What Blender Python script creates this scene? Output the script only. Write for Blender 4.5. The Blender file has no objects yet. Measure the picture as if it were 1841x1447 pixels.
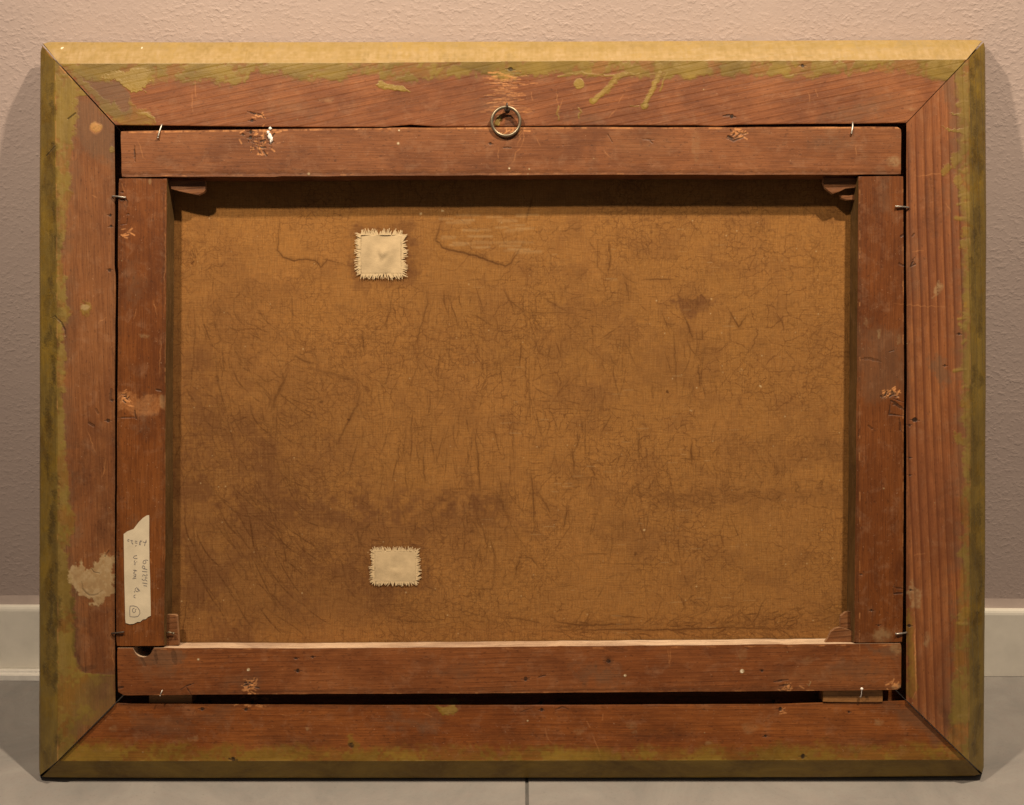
import bpy, bmesh, math, random
import numpy as np
from mathutils import Matrix, Vector

random.seed(7)
rng = np.random.default_rng(11)
scene = bpy.context.scene
COL = scene.collection
R = math.radians

# ------------------------------------------------------------------ camera, light, exposure
S = 0.0006            # metres per photo pixel on the plane of the frame's back
D = 1.35              # camera distance from that plane
CX, CY = 920.5, 723.5
TILT, YAW = R(16.0), R(.5)
T2 = 0.040            # depth of the frame's outer edge


def L(px, py, n=0.0):
    """photo pixel -> point (x right, y up, z towards the viewer) in the frame's own space at depth n"""
    k = S * (D - n) / D
    return Vector(((px - CX) * k, (CY - py) * k, n))


up_s, up_c = math.sin(TILT), math.cos(TILT)
z_floor = (CY - 1397) * S * (D + .018) / D * up_c - T2 * up_s      # lowest corner, relative to frame centre
CENTRE = Vector((0, 0, -z_floor))
# frame space -> world: x right, y (up the frame) = (0, sin, cos), z (towards viewer) = (0, -cos, sin)
FRAME = Matrix.Translation(CENTRE) @ Matrix.Rotation(YAW, 4, 'Z') @ Matrix.Rotation(R(90) - TILT, 4, 'X')
FRAME_INV = FRAME.inverted()


def ray_hit(px, py, axis, value):
    o = FRAME @ Vector((0, 0, D))
    d = (FRAME @ L(px, py)) - o
    k = (value - o[axis]) / d[axis]
    return o + d * k


cam = bpy.data.cameras.new('camera')
cam.sensor_width = 36
cam.lens = 36 * D / (1841 * S)
cam.clip_start = .05
cam.clip_end = 50
co = bpy.data.objects.new('camera', cam)
COL.objects.link(co)
co.matrix_world = FRAME @ Matrix.Translation((0, 0, D)) @ Matrix.Translation((0, 0, 0))
scene.camera = co

w = bpy.data.worlds.new("World")
scene.world = w
w.use_nodes = True
w.node_tree.nodes['Background'].inputs[0].default_value = (1.0, .92, .87, 1)
w.node_tree.nodes['Background'].inputs[1].default_value = .10

scene.view_settings.view_transform = 'Standard'
scene.view_settings.look = 'None'
scene.view_settings.gamma = 1
scene.view_settings.exposure = 0


def spot(name, x, y, z, power, aim):
    l = bpy.data.lights.new(name, 'SPOT')
    l.energy = power
    l.color = (1, .80, .57)
    l.spot_size = R(84)
    l.spot_blend = .9
    l.shadow_soft_size = .034
    o = bpy.data.objects.new(name, l)
    o.location = (x, y, z)
    o.rotation_euler = (Vector(aim) - Vector((x, y, z))).to_track_quat('-Z', 'Y').to_euler()
    COL.objects.link(o)


spot('ceiling_spot', .56, -.56, 2.06, 146, (.10, .0, .66))
spot('ceiling_spot', -.62, -.66, 1.80, 88, (-.06, .0, .66))

# ------------------------------------------------------------------ raster helpers (procedural masks for paint, stains, writing)
W, H = 1841, 1447
yy, xx = np.mgrid[0:H, 0:W].astype(np.float32)


def vnoise(cell, seed, h=H, w=W, cx=None):
    """smooth value noise 0..1"""
    cx = cx or cell
    g = np.random.default_rng(seed).random((int(h / cell) + 3, int(w / cx) + 3)).astype(np.float32)
    fy = np.arange(h) / cell
    fx = np.arange(w) / cx
    iy, ix = fy.astype(int), fx.astype(int)
    ty, tx = (fy - iy), (fx - ix)
    ty = (ty * ty * (3 - 2 * ty))[:, None]
    tx = (tx * tx * (3 - 2 * tx))[None, :]
    a = g[iy][:, ix]; b = g[iy][:, ix + 1]; c = g[iy + 1][:, ix]; d = g[iy + 1][:, ix + 1]
    return ((a * (1 - tx) + b * tx) * (1 - ty) + (c * (1 - tx) + d * tx) * ty).astype(np.float32)


N40, N14, N5 = vnoise(40, 1), vnoise(14, 2), vnoise(5, 3)
N40b, N14b, N5b = vnoise(40, 4), vnoise(14, 5), vnoise(5, 6)
N100, N200 = vnoise(100, 7), vnoise(200, 8)
N2 = vnoise(2.2, 9)
N2b = vnoise(2.6, 10)
FB = (N40 * .45 + N14 * .3 + N5 * .17 + N2 * .08)
FB2 = (N40b * .45 + N14b * .3 + N5b * .25)


def sstep(a, b, x):
    t = np.clip((x - a) / (b - a), 0, 1)
    return t * t * (3 - 2 * t)


def newmask():
    return np.zeros((H, W), np.float32)


def put(m, y0, y1, x0, x1, v):
    m[y0:y1, x0:x1] = np.maximum(m[y0:y1, x0:x1], v)


def stroke(m, pts, wd, val=1.0, soft=1.0, jit=0.0, taper=True):
    """a drawn line: wd = half width in pixels"""
    p = [np.array(q, float) for q in pts]
    if jit or len(p) < 2:
        q = [p[0]]
        for a, b in zip(p, p[1:]):
            n = max(1, int(np.linalg.norm(b - a) / 6))
            for i in range(1, n + 1):
                q.append(a + (b - a) * i / n + rng.normal(0, jit, 2))
        p = q
    n = len(p) - 1
    for i, (a, b) in enumerate(zip(p, p[1:])):
        t = (i + .5) / n
        ww = wd * (1 - .75 * abs(2 * t - 1) ** 2) if taper else wd
        vv = val * (1 - .5 * abs(2 * t - 1) ** 2) if taper else val
        r = ww + soft + 1
        x0 = max(0, int(min(a[0], b[0]) - r)); x1 = min(W, int(max(a[0], b[0]) + r) + 2)
        y0 = max(0, int(min(a[1], b[1]) - r)); y1 = min(H, int(max(a[1], b[1]) + r) + 2)
        if x1 <= x0 or y1 <= y0: continue
        X, Y = xx[y0:y1, x0:x1], yy[y0:y1, x0:x1]
        d = b - a
        l2 = max(1e-6, d @ d)
        t2 = np.clip(((X - a[0]) * d[0] + (Y - a[1]) * d[1]) / l2, 0, 1)
        dist = np.hypot(X - a[0] - t2 * d[0], Y - a[1] - t2 * d[1])
        put(m, y0, y1, x0, x1, vv * np.clip((ww + soft * .5 - dist) / soft, 0, 1))


def poly(m, pts, val=1.0, rough=6.0, soft=1.5, tex=0.0):
    """filled polygon with a noisy edge"""
    P = np.array(pts, float)
    pad = int(rough + soft + 3)
    x0 = max(0, int(P[:, 0].min()) - pad); x1 = min(W, int(P[:, 0].max()) + pad)
    y0 = max(0, int(P[:, 1].min()) - pad); y1 = min(H, int(P[:, 1].max()) + pad)
    X = xx[y0:y1, x0:x1] + (N14[y0:y1, x0:x1] - .5) * rough * 1.6 + (N5[y0:y1, x0:x1] - .5) * rough * .9
    Y = yy[y0:y1, x0:x1] + (N14b[y0:y1, x0:x1] - .5) * rough * 1.6 + (N5b[y0:y1, x0:x1] - .5) * rough * .9
    X = X + (N2[y0:y1, x0:x1] - .5) * min(rough, 6) * .7
    Y = Y + (N2b[y0:y1, x0:x1] - .5) * min(rough, 6) * .7
    ins = np.zeros(X.shape, bool)
    dist = np.full(X.shape, 1e9, np.float32)
    n = len(P)
    for i in range(n):
        ax, ay = P[i]; bx, by = P[(i + 1) % n]
        if ay != by:
            c = ((ay > Y) != (by > Y)) & (X < (bx - ax) * (Y - ay) / (by - ay) + ax)
            ins ^= c
        dx, dy = bx - ax, by - ay
        t = np.clip(((X - ax) * dx + (Y - ay) * dy) / max(1e-6, dx * dx + dy * dy), 0, 1)
        dist = np.minimum(dist, np.hypot(X - ax - t * dx, Y - ay - t * dy))
    sd = np.where(ins, dist, -dist)
    v = val * np.clip(sd / soft + .5, 0, 1)
    if tex: v = v * (1 - tex + tex * sstep(.3, .6, FB[y0:y1, x0:x1]))
    put(m, y0, y1, x0, x1, v)


def spotm(m, x, y, r, val=1.0, soft=1.5, ry=None, rough=2.0):
    k = 14
    ry = ry or r
    poly(m, [(x + r * math.cos(a * 2 * math.pi / k), y + ry * math.sin(a * 2 * math.pi / k)) for a in range(k)], val, rough, soft)


def image_of(name, r, g, b, h=H, w=W):
    a = np.ones((h, w, 4), np.float32)
    a[..., 0] = r[::-1]; a[..., 1] = g[::-1]; a[..., 2] = b[::-1]
    im = bpy.data.images.new(name, w, h, alpha=False, float_buffer=False)
    im.colorspace_settings.name = 'Non-Color'
    im.pixels.foreach_set(np.clip(a, 0, 1).ravel())
    im.update()
    im.pack()
    return im


def curve(tab, x):
    t = np.array(tab, float)
    return np.interp(x, t[:, 0], t[:, 1])


# chamfer lines (photo pixels)
CH_T = [(100, 114), (700, 112), (1000, 109), (1500, 108), (1745, 106)]
CH_B = [(100, 1369), (700, 1369), (1200, 1368), (1745, 1367)]
CH_L = [(100, 98), (400, 101), (700, 102), (1100, 103), (1390, 103)]
CH_R = [(90, 1742), (500, 1744), (900, 1744), (1390, 1741)]
IN_T = [(200, 225), (400, 227), (600, 229), (690, 228), (740, 224), (790, 228), (1000, 226), (1250, 225), (1290, 227), (1330, 224), (1635, 221)]
IN_B = [(200, 1264), (500, 1266), (700, 1267), (1000, 1267), (1400, 1265), (1635, 1259)]
IN_L = [(200, 206), (330, 207), (480, 206), (495, 208), (700, 207), (1270, 207)]
IN_R = [(200, 1629), (700, 1630), (1000, 1629), (1270, 1629)]

paint, dark, raw, lite, plast, smud = [newmask() for _ in range(6)]

# --- which rail a pixel belongs to
top_r = (yy < 235) & ((xx - 72) > (yy - 80) * .957) & ((1770 - xx) > (yy - 74) * .957)
bot_r = (yy > 1255) & ((xx - 75) > (1397 - yy)) & ((1766 - xx) > (1394 - yy) * .99)
left_r = (xx < 400) & ~top_r & ~bot_r
right_r = (xx > 1500) & ~top_r & ~bot_r

# --- top rail: olive gold band under the chamfer
bt = curve([(100, 116), (120, 128), (150, 138), (190, 143), (270, 145), (330, 143), (400, 149), (440, 146), (450, 131), (505, 128),
            (512, 139), (560, 141), (620, 141), (650, 132), (672, 131), (690, 138), (735, 144), (760, 138), (800, 138), (850, 129), (900, 140), (960, 132),
            (1000, 129), (1060, 133), (1110, 131), (1150, 134), (1240, 136), (1300, 133), (1450, 136), (1530, 128), (1600, 127), (1650, 133),
            (1700, 142), (1720, 130)], xx[0])[None, :]
edge = bt + (N14 - .5) * 12 + (N5 - .5) * 7
paint = np.maximum(paint, np.where(top_r, sstep(5, -4, yy - edge + (N2 - .5) * 4) * (.40 + .60 * sstep(.38, .54, FB2)), 0))
smud = np.maximum(smud, np.where(top_r, sstep(16, -4, yy - edge) * .45 * sstep(.25, .6, FB2), 0))
poly(lite, [(184, 132), (205, 124), (266, 126), (270, 143), (258, 163), (243, 166), (226, 158), (207, 146)], .75, 7)
poly(paint, [(184, 132), (205, 124), (266, 126), (270, 143), (258, 163), (243, 166), (226, 158), (207, 146)], 1, 7)
poly(smud, [(120, 128), (150, 125), (215, 150), (238, 172), (234, 210), (205, 215), (160, 172)], .85, 8, 6)
poly(paint, [(120, 128), (138, 128), (198, 190), (206, 178), (214, 196), (228, 200), (236, 178), (248, 196), (268, 200), (280, 218), (272, 226), (214, 226)], .75, 6, 3, .5)
stroke(lite, [(232, 176), (229, 192), (222, 200), (212, 196)], 1.5, .7, 1.5)
stroke(lite, [(245, 202), (262, 204), (275, 212), (279, 220)], 3, .6, 2, .8)
stroke(paint, [(245, 202), (262, 204), (275, 212), (279, 220)], 3, 1, 2, .8)
poly(paint, [(672, 150), (684, 146), (700, 149), (722, 153), (738, 165), (722, 163), (700, 160), (684, 158)], 1, 3)
poly(lite, [(674, 150), (684, 147), (700, 150), (722, 154), (735, 163), (722, 162), (700, 158), (684, 156)], .8, 3)
for (x, y, r) in ((1040, 149, 9),): spotm(paint, x, y, r, 1); spotm(lite, x, y, r, .7)
for pts, wd in (([(1125, 132), (1108, 140), (1095, 155), (1080, 168), (1068, 180)], 5.5), ([(1186, 130), (1180, 142), (1172, 162), (1163, 178), (1158, 190)], 5.0),
                ([(1199, 131), (1192, 145), (1184, 160)], 1.7), ([(1003, 137), (1020, 134), (1040, 130), (1070, 134), (1100, 135), (1130, 132), (1148, 134)], 2.2),
                ([(1148, 190), (1135, 191)], 1.0), ([(1040, 194), (1044, 200), (1037, 210)], 1.3), ([(1004, 190), (1003, 215)], 1.2)):
    stroke(paint, pts, wd * .8, .92, 2.0, 1.2, False); stroke(lite, pts, wd * .62, .75, 2.2, 1.3, False)
    for a_, b_ in zip(pts, pts[1:]):
        for q_ in range(3):
            t_ = rng.random(); poly(paint, [(a_[0] + (b_[0] - a_[0]) * t_ + wd * .8 * math.cos(k_), a_[1] + (b_[1] - a_[1]) * t_ + wd * .8 * math.sin(k_)) for k_ in (0, 1.3, 2.4, 3.6, 5)], rng.uniform(.4, .9), 4, 2.5)
spotm(paint, 1066, 181, 6); spotm(paint, 1159, 189, 7); spotm(lite, 1159, 189, 4, .8)
for i in range(46):   # brushed dabs running over the chamfer edge
    x = rng.choice([rng.uniform(450, 760), rng.uniform(1020, 1240), rng.uniform(1330, 1520), rng.uniform(1600, 1720)])
    spotm(lite, x, 113 + rng.uniform(0, 6), rng.uniform(4, 10), rng.uniform(.2, .6), 3, rng.uniform(4, 9))

# --- left rail
bl = curve([(60, 200), (168, 200), (172, 137), (200, 137), (230, 132), (290, 126), (340, 128), (380, 119), (440, 114), (470, 113), (500, 118), (530, 114), (560, 124),
            (600, 110), (640, 116), (700, 112), (800, 116), (860, 122), (900, 126), (935, 134), (960, 130), (985, 117), (1020, 122), (1060, 129), (1100, 134), (1180, 134),
            (1200, 143), (1209, 152), (1213, 205), (1300, 214), (1400, 220)], yy[:, 0])[:, None]
edge = bl + (N14 - .5) * 9 + (N5 - .5) * 6
paint = np.maximum(paint, np.where(left_r & (xx < 207), sstep(4, -4, xx - edge + (N2 - .5) * 4) * (.45 + .50 * sstep(.38, .56, FB2)), 0))
paint = np.where(left_r & (xx > 138) & (yy > 1215), paint * (1 - .75 * sstep(-10, 22, xx - (150 + (yy - 1290) * -.3 + (N40 - .5) * 50))), paint)
smud = np.maximum(smud, np.where(left_r & (xx < 207), sstep(26, -2, xx - edge) * .5 * sstep(.3, .6, FB2), 0))
poly(smud, [(132, 176), (165, 176), (206, 226), (205, 300), (150, 270), (134, 240)], .6, 6, 14)
poly(smud, [(160, 1210), (206, 1205), (206, 1255), (150, 1310), (118, 1340), (135, 1260)], .55, 8, 14)
for (x, y, r) in ((172, 230, 9), (151, 551, 9), (110, 640, 10), (110, 905, 9), (199, 268, 8), (112, 500, 8), (112, 700, 8), (108, 420, 8), (112, 565, 12)):
    spotm(lite, x, y, r * rng.uniform(.6, 1), rng.uniform(.25, .5), 5, r * rng.uniform(.7, 1.6), 7); spotm(paint, x, y, r, .7, 4, r * rng.uniform(.7, 1.5), 6)
spotm(raw, 172, 230, 11, .45, 5)
spotm(plast, 151, 551, 9, .7, 3, 6)
P1 = [(123, 1037), (126, 1022), (146, 1008), (158, 1022), (172, 1008), (190, 994), (204, 1000), (205, 1045), (202, 1062), (190, 1070), (176, 1090), (163, 1083),
      (163, 1075), (145, 1068), (134, 1058), (124, 1048)]
poly(plast, P1, .84, 7, 3, .2)
poly(paint, P1, .0, 7, 2)
stroke(dark, [(146, 1046), (148, 1058), (160, 1070), (176, 1068), (184, 1060)], 1.3, .5, 2.5, .6)
stroke(dark, [(164, 1022), (168, 1028), (178, 1030)], 1, .5, 1.2)
poly(smud, [(146, 1040), (168, 1034), (188, 1046), (180, 1064), (160, 1068), (148, 1058)], .25, 4, 6)
stroke(dark, [(133, 1062), (130, 1095), (136, 1120), (132, 1170), (140, 1195), (150, 1205), (166, 1200)], 4, .35, 4, 1.5, False)
stroke(dark, [(84, 571), (98, 568), (110, 580), (116, 592), (118, 607)], 1.7, .7, 1.4, .4)
stroke(lite, [(88, 569), (100, 570), (112, 582)], 1.4, .8, 1.4, .4)
stroke(dark, [(122, 213), (135, 203)], 1.2, .8, 1.2); stroke(dark, [(76, 276), (98, 262)], 1.4, .8, 1.2); stroke(lite, [(84, 270), (98, 264)], 2, .8, 1.2)
spotm(lite, 97, 262, 3.5, .9)
for i in range(70):
    y = rng.uniform(120, 1370)
    x = rng.uniform(74, 104)
    spotm(dark, x, y, rng.uniform(3, 8), rng.uniform(.15, .55), 8, rng.uniform(8, 30), 6)
for i in range(60):
    y = rng.uniform(120, 1350)
    spotm(lite, rng.uniform(76, 116), y, rng.uniform(2, 6), rng.uniform(.1, .35), 7, rng.uniform(3, 18), 6)

yellow_band = np.exp(-((xx - 111) / 9.0) ** 2) * left_r * (yy > 110) * (yy < 1380)  # lighter, yellower paint running beside the side chamfers
lite = np.maximum(lite, yellow_band * .42 * sstep(.34, .62, N40 * .5 + N14 * .3 + N5 * .2))
yellow_band = np.exp(-((xx - 1736) / 9.0) ** 2) * right_r * (yy > 100) * (yy < 1380)
lite = np.maximum(lite, yellow_band * .30 * sstep(.34, .62, N40b * .5 + N14 * .3 + N5 * .2))
# --- right rail
br = curve([(60, 1700), (110, 1712), (160, 1722), (240, 1728), (300, 1722), (350, 1728), (420, 1731), (560, 1733), (700, 1735), (820, 1733), (960, 1733), (1040, 1726), (1100, 1718),
            (1200, 1716), (1260, 1712), (1300, 1708), (1390, 1700)], yy[:, 0])[:, None]
edge = br + (N14 - .5) * 12 + (N5 - .5) * 6
paint = np.maximum(paint, np.where(right_r & (xx > 1632), sstep(-7, 5, xx - edge + (N2 - .5) * 4) * (.38 + .52 * sstep(.38, .56, FB2)), 0))
smud = np.maximum(smud, np.where(right_r & (xx > 1632), sstep(-34, 4, xx - edge) * .62 * sstep(.2, .55, FB2), 0))
poly(smud, [(1690, 130), (1722, 118), (1735, 300), (1716, 320), (1706, 190), (1690, 165)], .6, 8, 8)
for pts in ([(1704, 205), (1720, 203), (1742, 198), (1742, 212), (1722, 208)], [(1690, 229), (1715, 231), (1742, 228), (1742, 246), (1716, 237)]):
    poly(paint, pts, .9, 4); poly(lite, pts, .5, 4)
for (x, y, r) in ((1719, 289, 11), (1703, 303, 8), (1724, 325, 11), (1734, 344, 9), (1738, 368, 9), (1737, 415, 10), (1736, 436, 9), (1738, 540, 8), (1738, 568, 7), (1738, 678, 8),
                  (1738, 722, 10), (1735, 790, 10), (1737, 1095, 9), (1733, 1110, 8), (1738, 135, 9), (1736, 150, 8), (1725, 785, 9)):
    spotm(lite, x + rng.uniform(-2, 2), y, r * rng.uniform(.6, 1.1), rng.uniform(.2, .5), 5, r * rng.uniform(.6, 1.5), 7); spotm(paint, x, y, r, .75, 4, r * rng.uniform(.7, 1.6), 6)
for i in range(26):
    y = rng.uniform(120, 800) if i < 20 else rng.uniform(800, 1300)
    ln = rng.uniform(4, 22)
    x = 1742 - rng.uniform(0, 6)
    pts_ = [(x, y), (x - ln * .5, y + rng.uniform(-2, 3)), (x - ln, y + rng.uniform(-2, 5))]
    v_ = rng.uniform(.35, .9)
    stroke(paint, pts_, rng.uniform(2, 5), .9, 3, .8); stroke(lite, pts_, rng.uniform(1.5, 4), v_, 3, .8)
poly(plast, [(1630, 1062), (1640, 1042), (1648, 1058), (1655, 1062), (1652, 1092), (1643, 1090), (1632, 1072)], .58, 5, 4)
poly(plast, [(1690, 505), (1697, 512), (1682, 530), (1676, 535)], .6, 4, 3)
poly(plast, [(1662, 1140), (1670, 1135), (1668, 1162), (1661, 1158)], .45, 4, 4)
poly(paint, [(1630, 1100), (1640, 1090), (1648, 1240), (1641, 1258), (1630, 1250)], .55, 6, 5, .6)
stroke(raw, [(1644, 1098), (1645, 1180), (1647, 1240), (1640, 1256)], .8, .8, 1.4, .5)
poly(smud, [(1675, 630), (1700, 640), (1706, 690), (1690, 700), (1676, 670)], .65, 10, 10)
for i in range(80):
    y = rng.uniform(100, 1360)
    spotm(dark, rng.uniform(1746, 1770), y, rng.uniform(4, 8), rng.uniform(.15, .55), 9, rng.uniform(8, 26), 6)
poly(lite, [(1720, 1320), (1742, 1296), (1750, 1310), (1738, 1348), (1724, 1338)], .35, 8, 5)
stroke(lite, [(1770, 1300), (1764, 1318), (1758, 1340), (1768, 1345)], 2.2, .8, 2, 1.2)
stroke(dark, [(1676, 1250), (1700, 1290), (1722, 1330)], 7, .35, 9, 2)

# --- bottom rail
bb = curve([(60, 1330), (140, 1338), (210, 1343), (300, 1340), (400, 1345), (700, 1350), (900, 1353), (1000, 1348), (1200, 1354), (1400, 1346), (1500, 1344), (1700, 1340)], xx[0])[None, :]
edge = bb + (N14 - .5) * 8 + (N40 - .5) * 16
paint = np.maximum(paint, np.where(bot_r, sstep(-14, 14, yy - edge + (N5b - .5) * 10) * (.38 + .42 * sstep(.38, .58, FB2)), 0))
poly(lite, [(1690, 1330), (1715, 1345), (1742, 1366), (1705, 1366), (1700, 1352)], .4, 8, 4)
poly(paint, [(780, 1270), (812, 1268), (822, 1278), (812, 1288), (798, 1285)], .8, 5, 3); poly(lite, [(788, 1270), (810, 1268), (820, 1278), (808, 1286)], .6, 5, 4)
spotm(lite, 804, 1281, 5, .7, 3)
poly(paint, [(624, 1318), (632, 1320), (645, 1335), (640, 1352), (632, 1356), (626, 1338)], .6, 6, 5)
spotm(dark, 630, 1341, 5, .8, 2.5); spotm(lite, 632, 1340, 2.5, .6)
poly(smud, [(1590, 1265), (1640, 1275), (1700, 1330), (1690, 1340), (1630, 1300)], .5, 8, 14)
poly(smud, [(235, 1285), (330, 1290), (340, 1320), (250, 1325)], .35, 10, 14)
# soft streaks of darker stain along the bottom rail
for (x0, x1, y) in ((450, 610, 1334), (640, 760, 1336), (850, 1000, 1325), (1100, 1260, 1322), (1500, 1650, 1330)):
    stroke(dark, [(x0, y), ((x0 + x1) / 2, y + 3), (x1, y - 4)], 7, .32, 14, 3)

# --- chamfers are painted all over
paint[(yy < curve(CH_T, xx[0])[None, :]) & top_r] = 1
for mk, sel in ((0, (xx < curve(CH_L, yy[:, 0])[:, None]) & left_r), (1, (xx > curve(CH_R, yy[:, 0])[:, None]) & right_r), (2, (yy > curve(CH_B, xx[0])[None, :]) & bot_r)):
    paint[sel] = np.maximum(paint[sel], .92)
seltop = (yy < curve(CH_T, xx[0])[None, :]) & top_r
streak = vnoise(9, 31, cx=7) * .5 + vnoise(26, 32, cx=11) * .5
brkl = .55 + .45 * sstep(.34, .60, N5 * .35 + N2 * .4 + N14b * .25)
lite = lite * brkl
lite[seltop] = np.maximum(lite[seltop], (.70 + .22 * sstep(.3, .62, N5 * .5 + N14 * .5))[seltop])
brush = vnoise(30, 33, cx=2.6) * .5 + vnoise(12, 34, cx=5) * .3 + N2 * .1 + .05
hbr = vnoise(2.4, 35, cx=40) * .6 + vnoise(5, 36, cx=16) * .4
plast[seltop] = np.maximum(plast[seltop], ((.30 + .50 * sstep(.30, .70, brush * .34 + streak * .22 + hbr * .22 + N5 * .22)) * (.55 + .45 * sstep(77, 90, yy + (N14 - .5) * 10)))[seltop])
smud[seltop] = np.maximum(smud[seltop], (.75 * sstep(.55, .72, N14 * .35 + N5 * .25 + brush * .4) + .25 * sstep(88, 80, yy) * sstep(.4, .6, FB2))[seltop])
for x in (490, 500, 655, 660, 700, 715, 742, 748, 765, 800, 817, 833, 915, 921, 1370, 1376, 1395, 600, 1690, 1712, 1725):
    spotm(smud, x, 100, rng.uniform(5, 9), rng.uniform(.5, .9), 4, rng.uniform(6, 12), 3)
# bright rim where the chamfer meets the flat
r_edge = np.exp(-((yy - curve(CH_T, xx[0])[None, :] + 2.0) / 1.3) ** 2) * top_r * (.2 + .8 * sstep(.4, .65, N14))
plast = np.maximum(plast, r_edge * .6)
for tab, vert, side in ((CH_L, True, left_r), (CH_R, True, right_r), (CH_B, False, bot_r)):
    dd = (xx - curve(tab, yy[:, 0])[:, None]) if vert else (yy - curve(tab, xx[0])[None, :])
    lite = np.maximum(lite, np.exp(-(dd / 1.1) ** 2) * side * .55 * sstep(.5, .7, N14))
spotm(plast, 249, 80, 3, 1, 1); spotm(plast, 104, 79, 3, 1, 1)

# --- holes, gouges and tears
for (x, y, r) in ((917, 124, 4.2), (1442, 118, 3), (197, 386, 2.2), (199, 407, 2.6), (197, 485, 2.6), (202, 719, 3), (194, 755, 3.2), (1644, 755, 4.5), (1634, 764, 2.2), (1635, 822, 2.2),
                  (1635, 853, 2), (1637, 1060, 2.2), (1634, 1125, 3.2), (1724, 600, 2.5), (1699, 657, 2), (362, 1275, 3.8), (441, 1276, 3.5), (973, 1278, 2.6), (1404, 1276, 3.6),
                  (1528, 1281, 2), (1377, 1325, 2.3), (1444, 1361, 3.6), (417, 1366, 4), (1012, 262, 0.1), (1368, 1204, 2), (1565, 1096, 2), (1578, 1123, 2), (1546, 1032, 1.5), (220, 345, 1.8), (452, 216, 3.2),
                  (451, 238, 3), (451, 248, 3), (437, 243, 2), (882, 259, 2.2), (1315, 209, 3.5), (536, 1204, 3.5), (533, 1182, 2.5), (563, 1180, 2.2), (1093, 1187, 4.5), (944, 1219, 3.5),
                  (1602, 705, 2.5), (220, 360, 1.5), (231, 385, 1.2)):
    spotm(dark, x, y, r, 1, 1.4, r * rng.uniform(.75, 1.2), 1.2)
    stroke(dark, [(x - r * 2, y + rng.uniform(-1, 1)), (x + r * 2, y + rng.uniform(-1, 1))], .8, .55, 1.3)
spotm(dark, 1093, 1187, 8, .5, 7)
for pts, wd, v in (([(444, 200), (456, 203), (470, 206), (474, 213)], 1.5, .9), ([(243, 263), (244, 290)], 1.4, .85), ([(1300, 208), (1312, 206), (1322, 210)], 1.8, .9),
                   ([(905, 266), (918, 266)], 1.4, .8), ([(222, 352), (230, 362), (228, 378)], 1, .7), ([(218, 404), (228, 402), (230, 385)], 1, .6),
                   ([(1600, 720), (1612, 728), (1624, 736)], 2.6, .85), ([(1600, 722), (1596, 744), (1624, 747)], 1.2, .8), ([(1604, 716), (1622, 722)], 1, .6), ([(1615, 752), (1617, 772), (1624, 780)], 1.8, .7),
                   ([(1543, 772), (1541, 784)], 1.3, .8), ([(1560, 765), (1566, 770)], 1.8, .5), ([(1604, 1058), (1606, 1066), (1624, 1064)], 1.6, .7), ([(1604, 1054), (1624, 1058)], 1.6, .5),
                   ([(1618, 425), (1624, 420)], 1.8, .6), ([(1615, 474), (1622, 477)], 1.8, .6), ([(1640, 466), (1645, 475), (1637, 479), (1644, 463)], 1.4, .8), ([(1640, 424), (1643, 420)], 1.6, .6),
                   ([(213, 751), (228, 750), (245, 750)], 1.1, .7), ([(243, 738), (246, 752)], 1.6, .7), ([(282, 700), (290, 702)], 1.6, .6),
                   ([(326, 1238), (336, 1232), (350, 1227)], 1.3, .8), ([(335, 1232), (345, 1248)], 1.4, .7), ([(215, 1235), (222, 1234)], 2, .8), ([(255, 1182), (262, 1195)], 3, .4),
                   ([(280, 1170), (282, 1190)], 3, .45), ([(312, 1168), (316, 1192)], 5, .4), ([(940, 1220), (952, 1217)], 1, .6), ([(968, 1216), (980, 1212)], 1.2, .7),
                   ([(1390, 1224), (1404, 1222), (1415, 1220)], 1.6, .8), ([(1400, 1232), (1418, 1229)], 2.2, .7), ([(1338, 1163), (1345, 1165)], .8, .4),
                   ([(998, 1277), (1010, 1272), (1022, 1276)], 1.6, .6), ([(935, 1282), (955, 1275)], 1, .4), ([(1090, 1165), (1125, 1168)], 4, .3), ([(410, 1366), (424, 1369)], 2, .8),
                   ([(1155, 251), (1175, 251)], 1.2, .5), ([(1168, 254), (1172, 257)], 1.2, .5), ([(1092, 242), (1100, 256)], 1, .6), ([(193, 290), (150, 288)], .7, .0),
                   ([(1520, 622), (1560, 640), (1585, 650)], 3, .0), ([(1545, 645), (1562, 644), (1582, 650)], 2.5, .4), ([(1597, 632), (1605, 630)], .8, .5),
                   ([(1305, 249), (1318, 253), (1338, 247)], 1.6, .8), ([(1308, 246), (1316, 250)], 2.2, .9), ([(160, 760), (168, 765)], 2.4, .5), ([(172, 735), (176, 742)], 2, .4),
                   ([(200, 700), (198, 716)], 3, .5), ([(560, 108), (561, 109)], 1, 0), ([(195, 990), (188, 1000)], 1.4, .7), ([(213, 985), (214, 1005)], 2, .6)):
    if v: stroke(dark, pts, wd, v, 1.3, .4)
poly(smud, [(240, 1166), (285, 1166), (330, 1168), (335, 1190), (300, 1200), (250, 1190)], .65, 8, 8)
poly(smud, [(1545, 1160), (1600, 1160), (1618, 1178), (1590, 1182)], .6, 8, 9)
poly(smud, [(1540, 580), (1624, 600), (1624, 700), (1570, 720), (1540, 690)], .45, 14, 22)

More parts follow.
